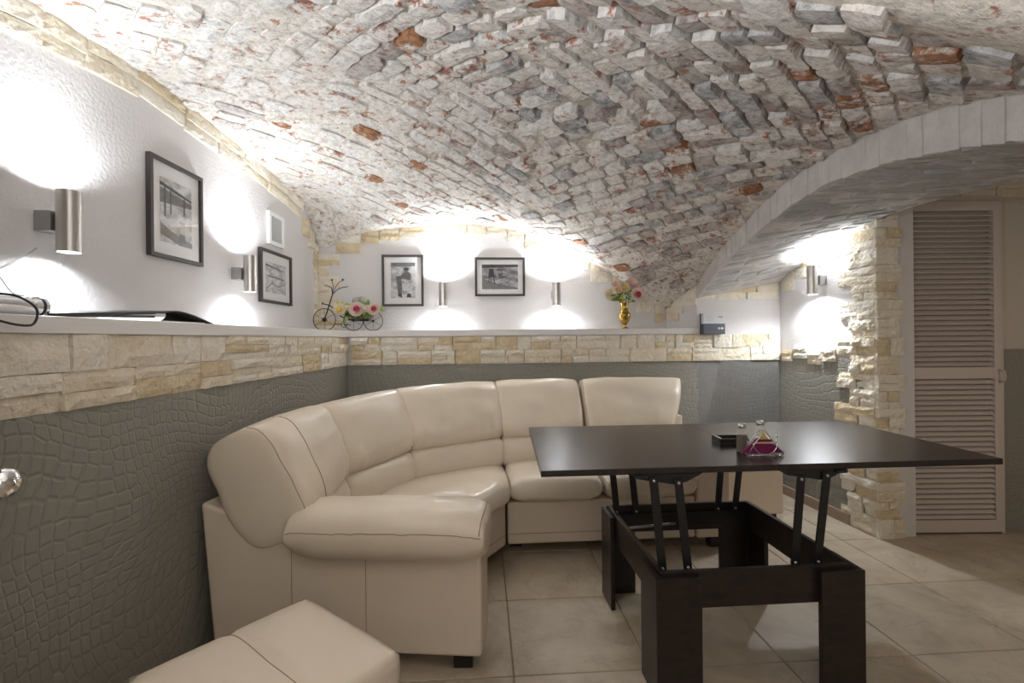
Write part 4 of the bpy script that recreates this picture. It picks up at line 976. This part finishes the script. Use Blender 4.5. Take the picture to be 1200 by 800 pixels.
# ---------------------------------------------------------------- things on the left ledge
t = root('flashlight', (-1.25, 1.25, ZL), 'short chrome cylinder torch lying on the ledge at the left edge', 'torch')
ob('barrel', G().lathe([(0, -.09), (.021, -.09), (.023, -.085), (.023, .03), (.0255, .035), (.0255, .07), (.022, .072), (0, .072)], (-1.25, 1.215, ZL+.0265), 24, (0, 1, 0)), 'chrome', t, smooth=False)
ob('end_cap', G().lathe([(.0262, .052), (.0262, .060)], (-1.25, 1.215, ZL+.0265), 24, (0, 1, 0)), 'black', t, smooth=True)
o = ob('wrist_cord', G().tube(curve([(-1.24, 1.13, ZL+.05), (-1.19, 1.16, ZL+.045), (-1.165, 1.185, ZL+.015), (-1.162, 1.175, ZL-.022), (-1.163, 1.14, ZL-.026), (-1.165, 1.09, ZL-.015)]), .0028, 8), 'black', smooth=True)
tag(o, 'thin black cord looping over the ledge edge by the chrome torch', 'cord')
t = root('menu_folder', (-1.32, 1.55, ZL), 'open black ring-bound menu folder lying on the left ledge', 'menu folder')
g = G().slab([(-1.45, 1.29, ZL+.004), (-1.45, 1.66, ZL+.030), (-1.22, 1.66, ZL+.026), (-1.22, 1.29, ZL+.001)], (0, 0, .010)); ob('cover', g, 'black', t, bevel=.002)
g = G().slab([(-1.44, 1.31, ZL+.003), (-1.44, 1.66, ZL+.018), (-1.225, 1.66, ZL+.014), (-1.225, 1.31, ZL+.001)], (0, 0, .008)); ob('pages', g, 'frame', t)
g = G(); 
for i in range(7):
    a = i/6; g.v += [(-1.44, 1.66+.03*math.sin(a*2), ZL+.004+.032*a), (-1.22, 1.675+.03*math.sin(a*2), ZL+.002+.030*a)]
for i in range(6): g.f.append((2*i, 2*i+1, 2*i+3, 2*i+2))
ob('curled_pages', g, 'paper', t, smooth=True)
P = curve([(0, 1.69, .034), (0, 1.76, .044), (0, 1.84, .036), (0, 1.92, .018), (0, 1.98, .003)], 5); g = G()
for p in P: g.v += [(-1.44, p.y, ZL+p.z+.004), (-1.22, p.y, ZL+p.z)]
for i in range(len(P)-1): g.f.append((2*i, 2*i+1, 2*i+3, 2*i+2))
o = ob('raised_cover', g, 'black', t, smooth=True); sm = o.modifiers.new('solid', 'SOLIDIFY'); sm.thickness = .004; sm.offset = -1
ob('loose_sheet', G().slab([(-1.43, 1.70, ZL+.001), (-1.43, 1.93, ZL+.001), (-1.225, 1.93, ZL+.001), (-1.225, 1.70, ZL+.001)], (0, 0, .005)), 'paper', t)
g = G()
for i in range(15): yy = 1.30+i*.024; zz = ZL+.012+(yy-1.29)*.07; g.tube([(-1.452+.007*math.cos(a), yy, zz+.008*math.sin(a)) for a in [2*PI*k/8 for k in range(8)]], .0012, 4, closed=True)
ob('ring_binding', g, 'steel', t, smooth=True)
o = ob('lamp_cord', G().tube(curve([(-1.49, 1.52, 1.50), (-1.49, 1.46, 1.45), (-1.485, 1.40, 1.41), (-1.40, 1.33, 1.375), (-1.33, 1.29, 1.335), (-1.28, 1.27, 1.325)]), .0018, 6), 'steel_dark', smooth=True)
tag(o, 'thin grey cord running from the nearest wall lamp down to the ledge', 'cord')
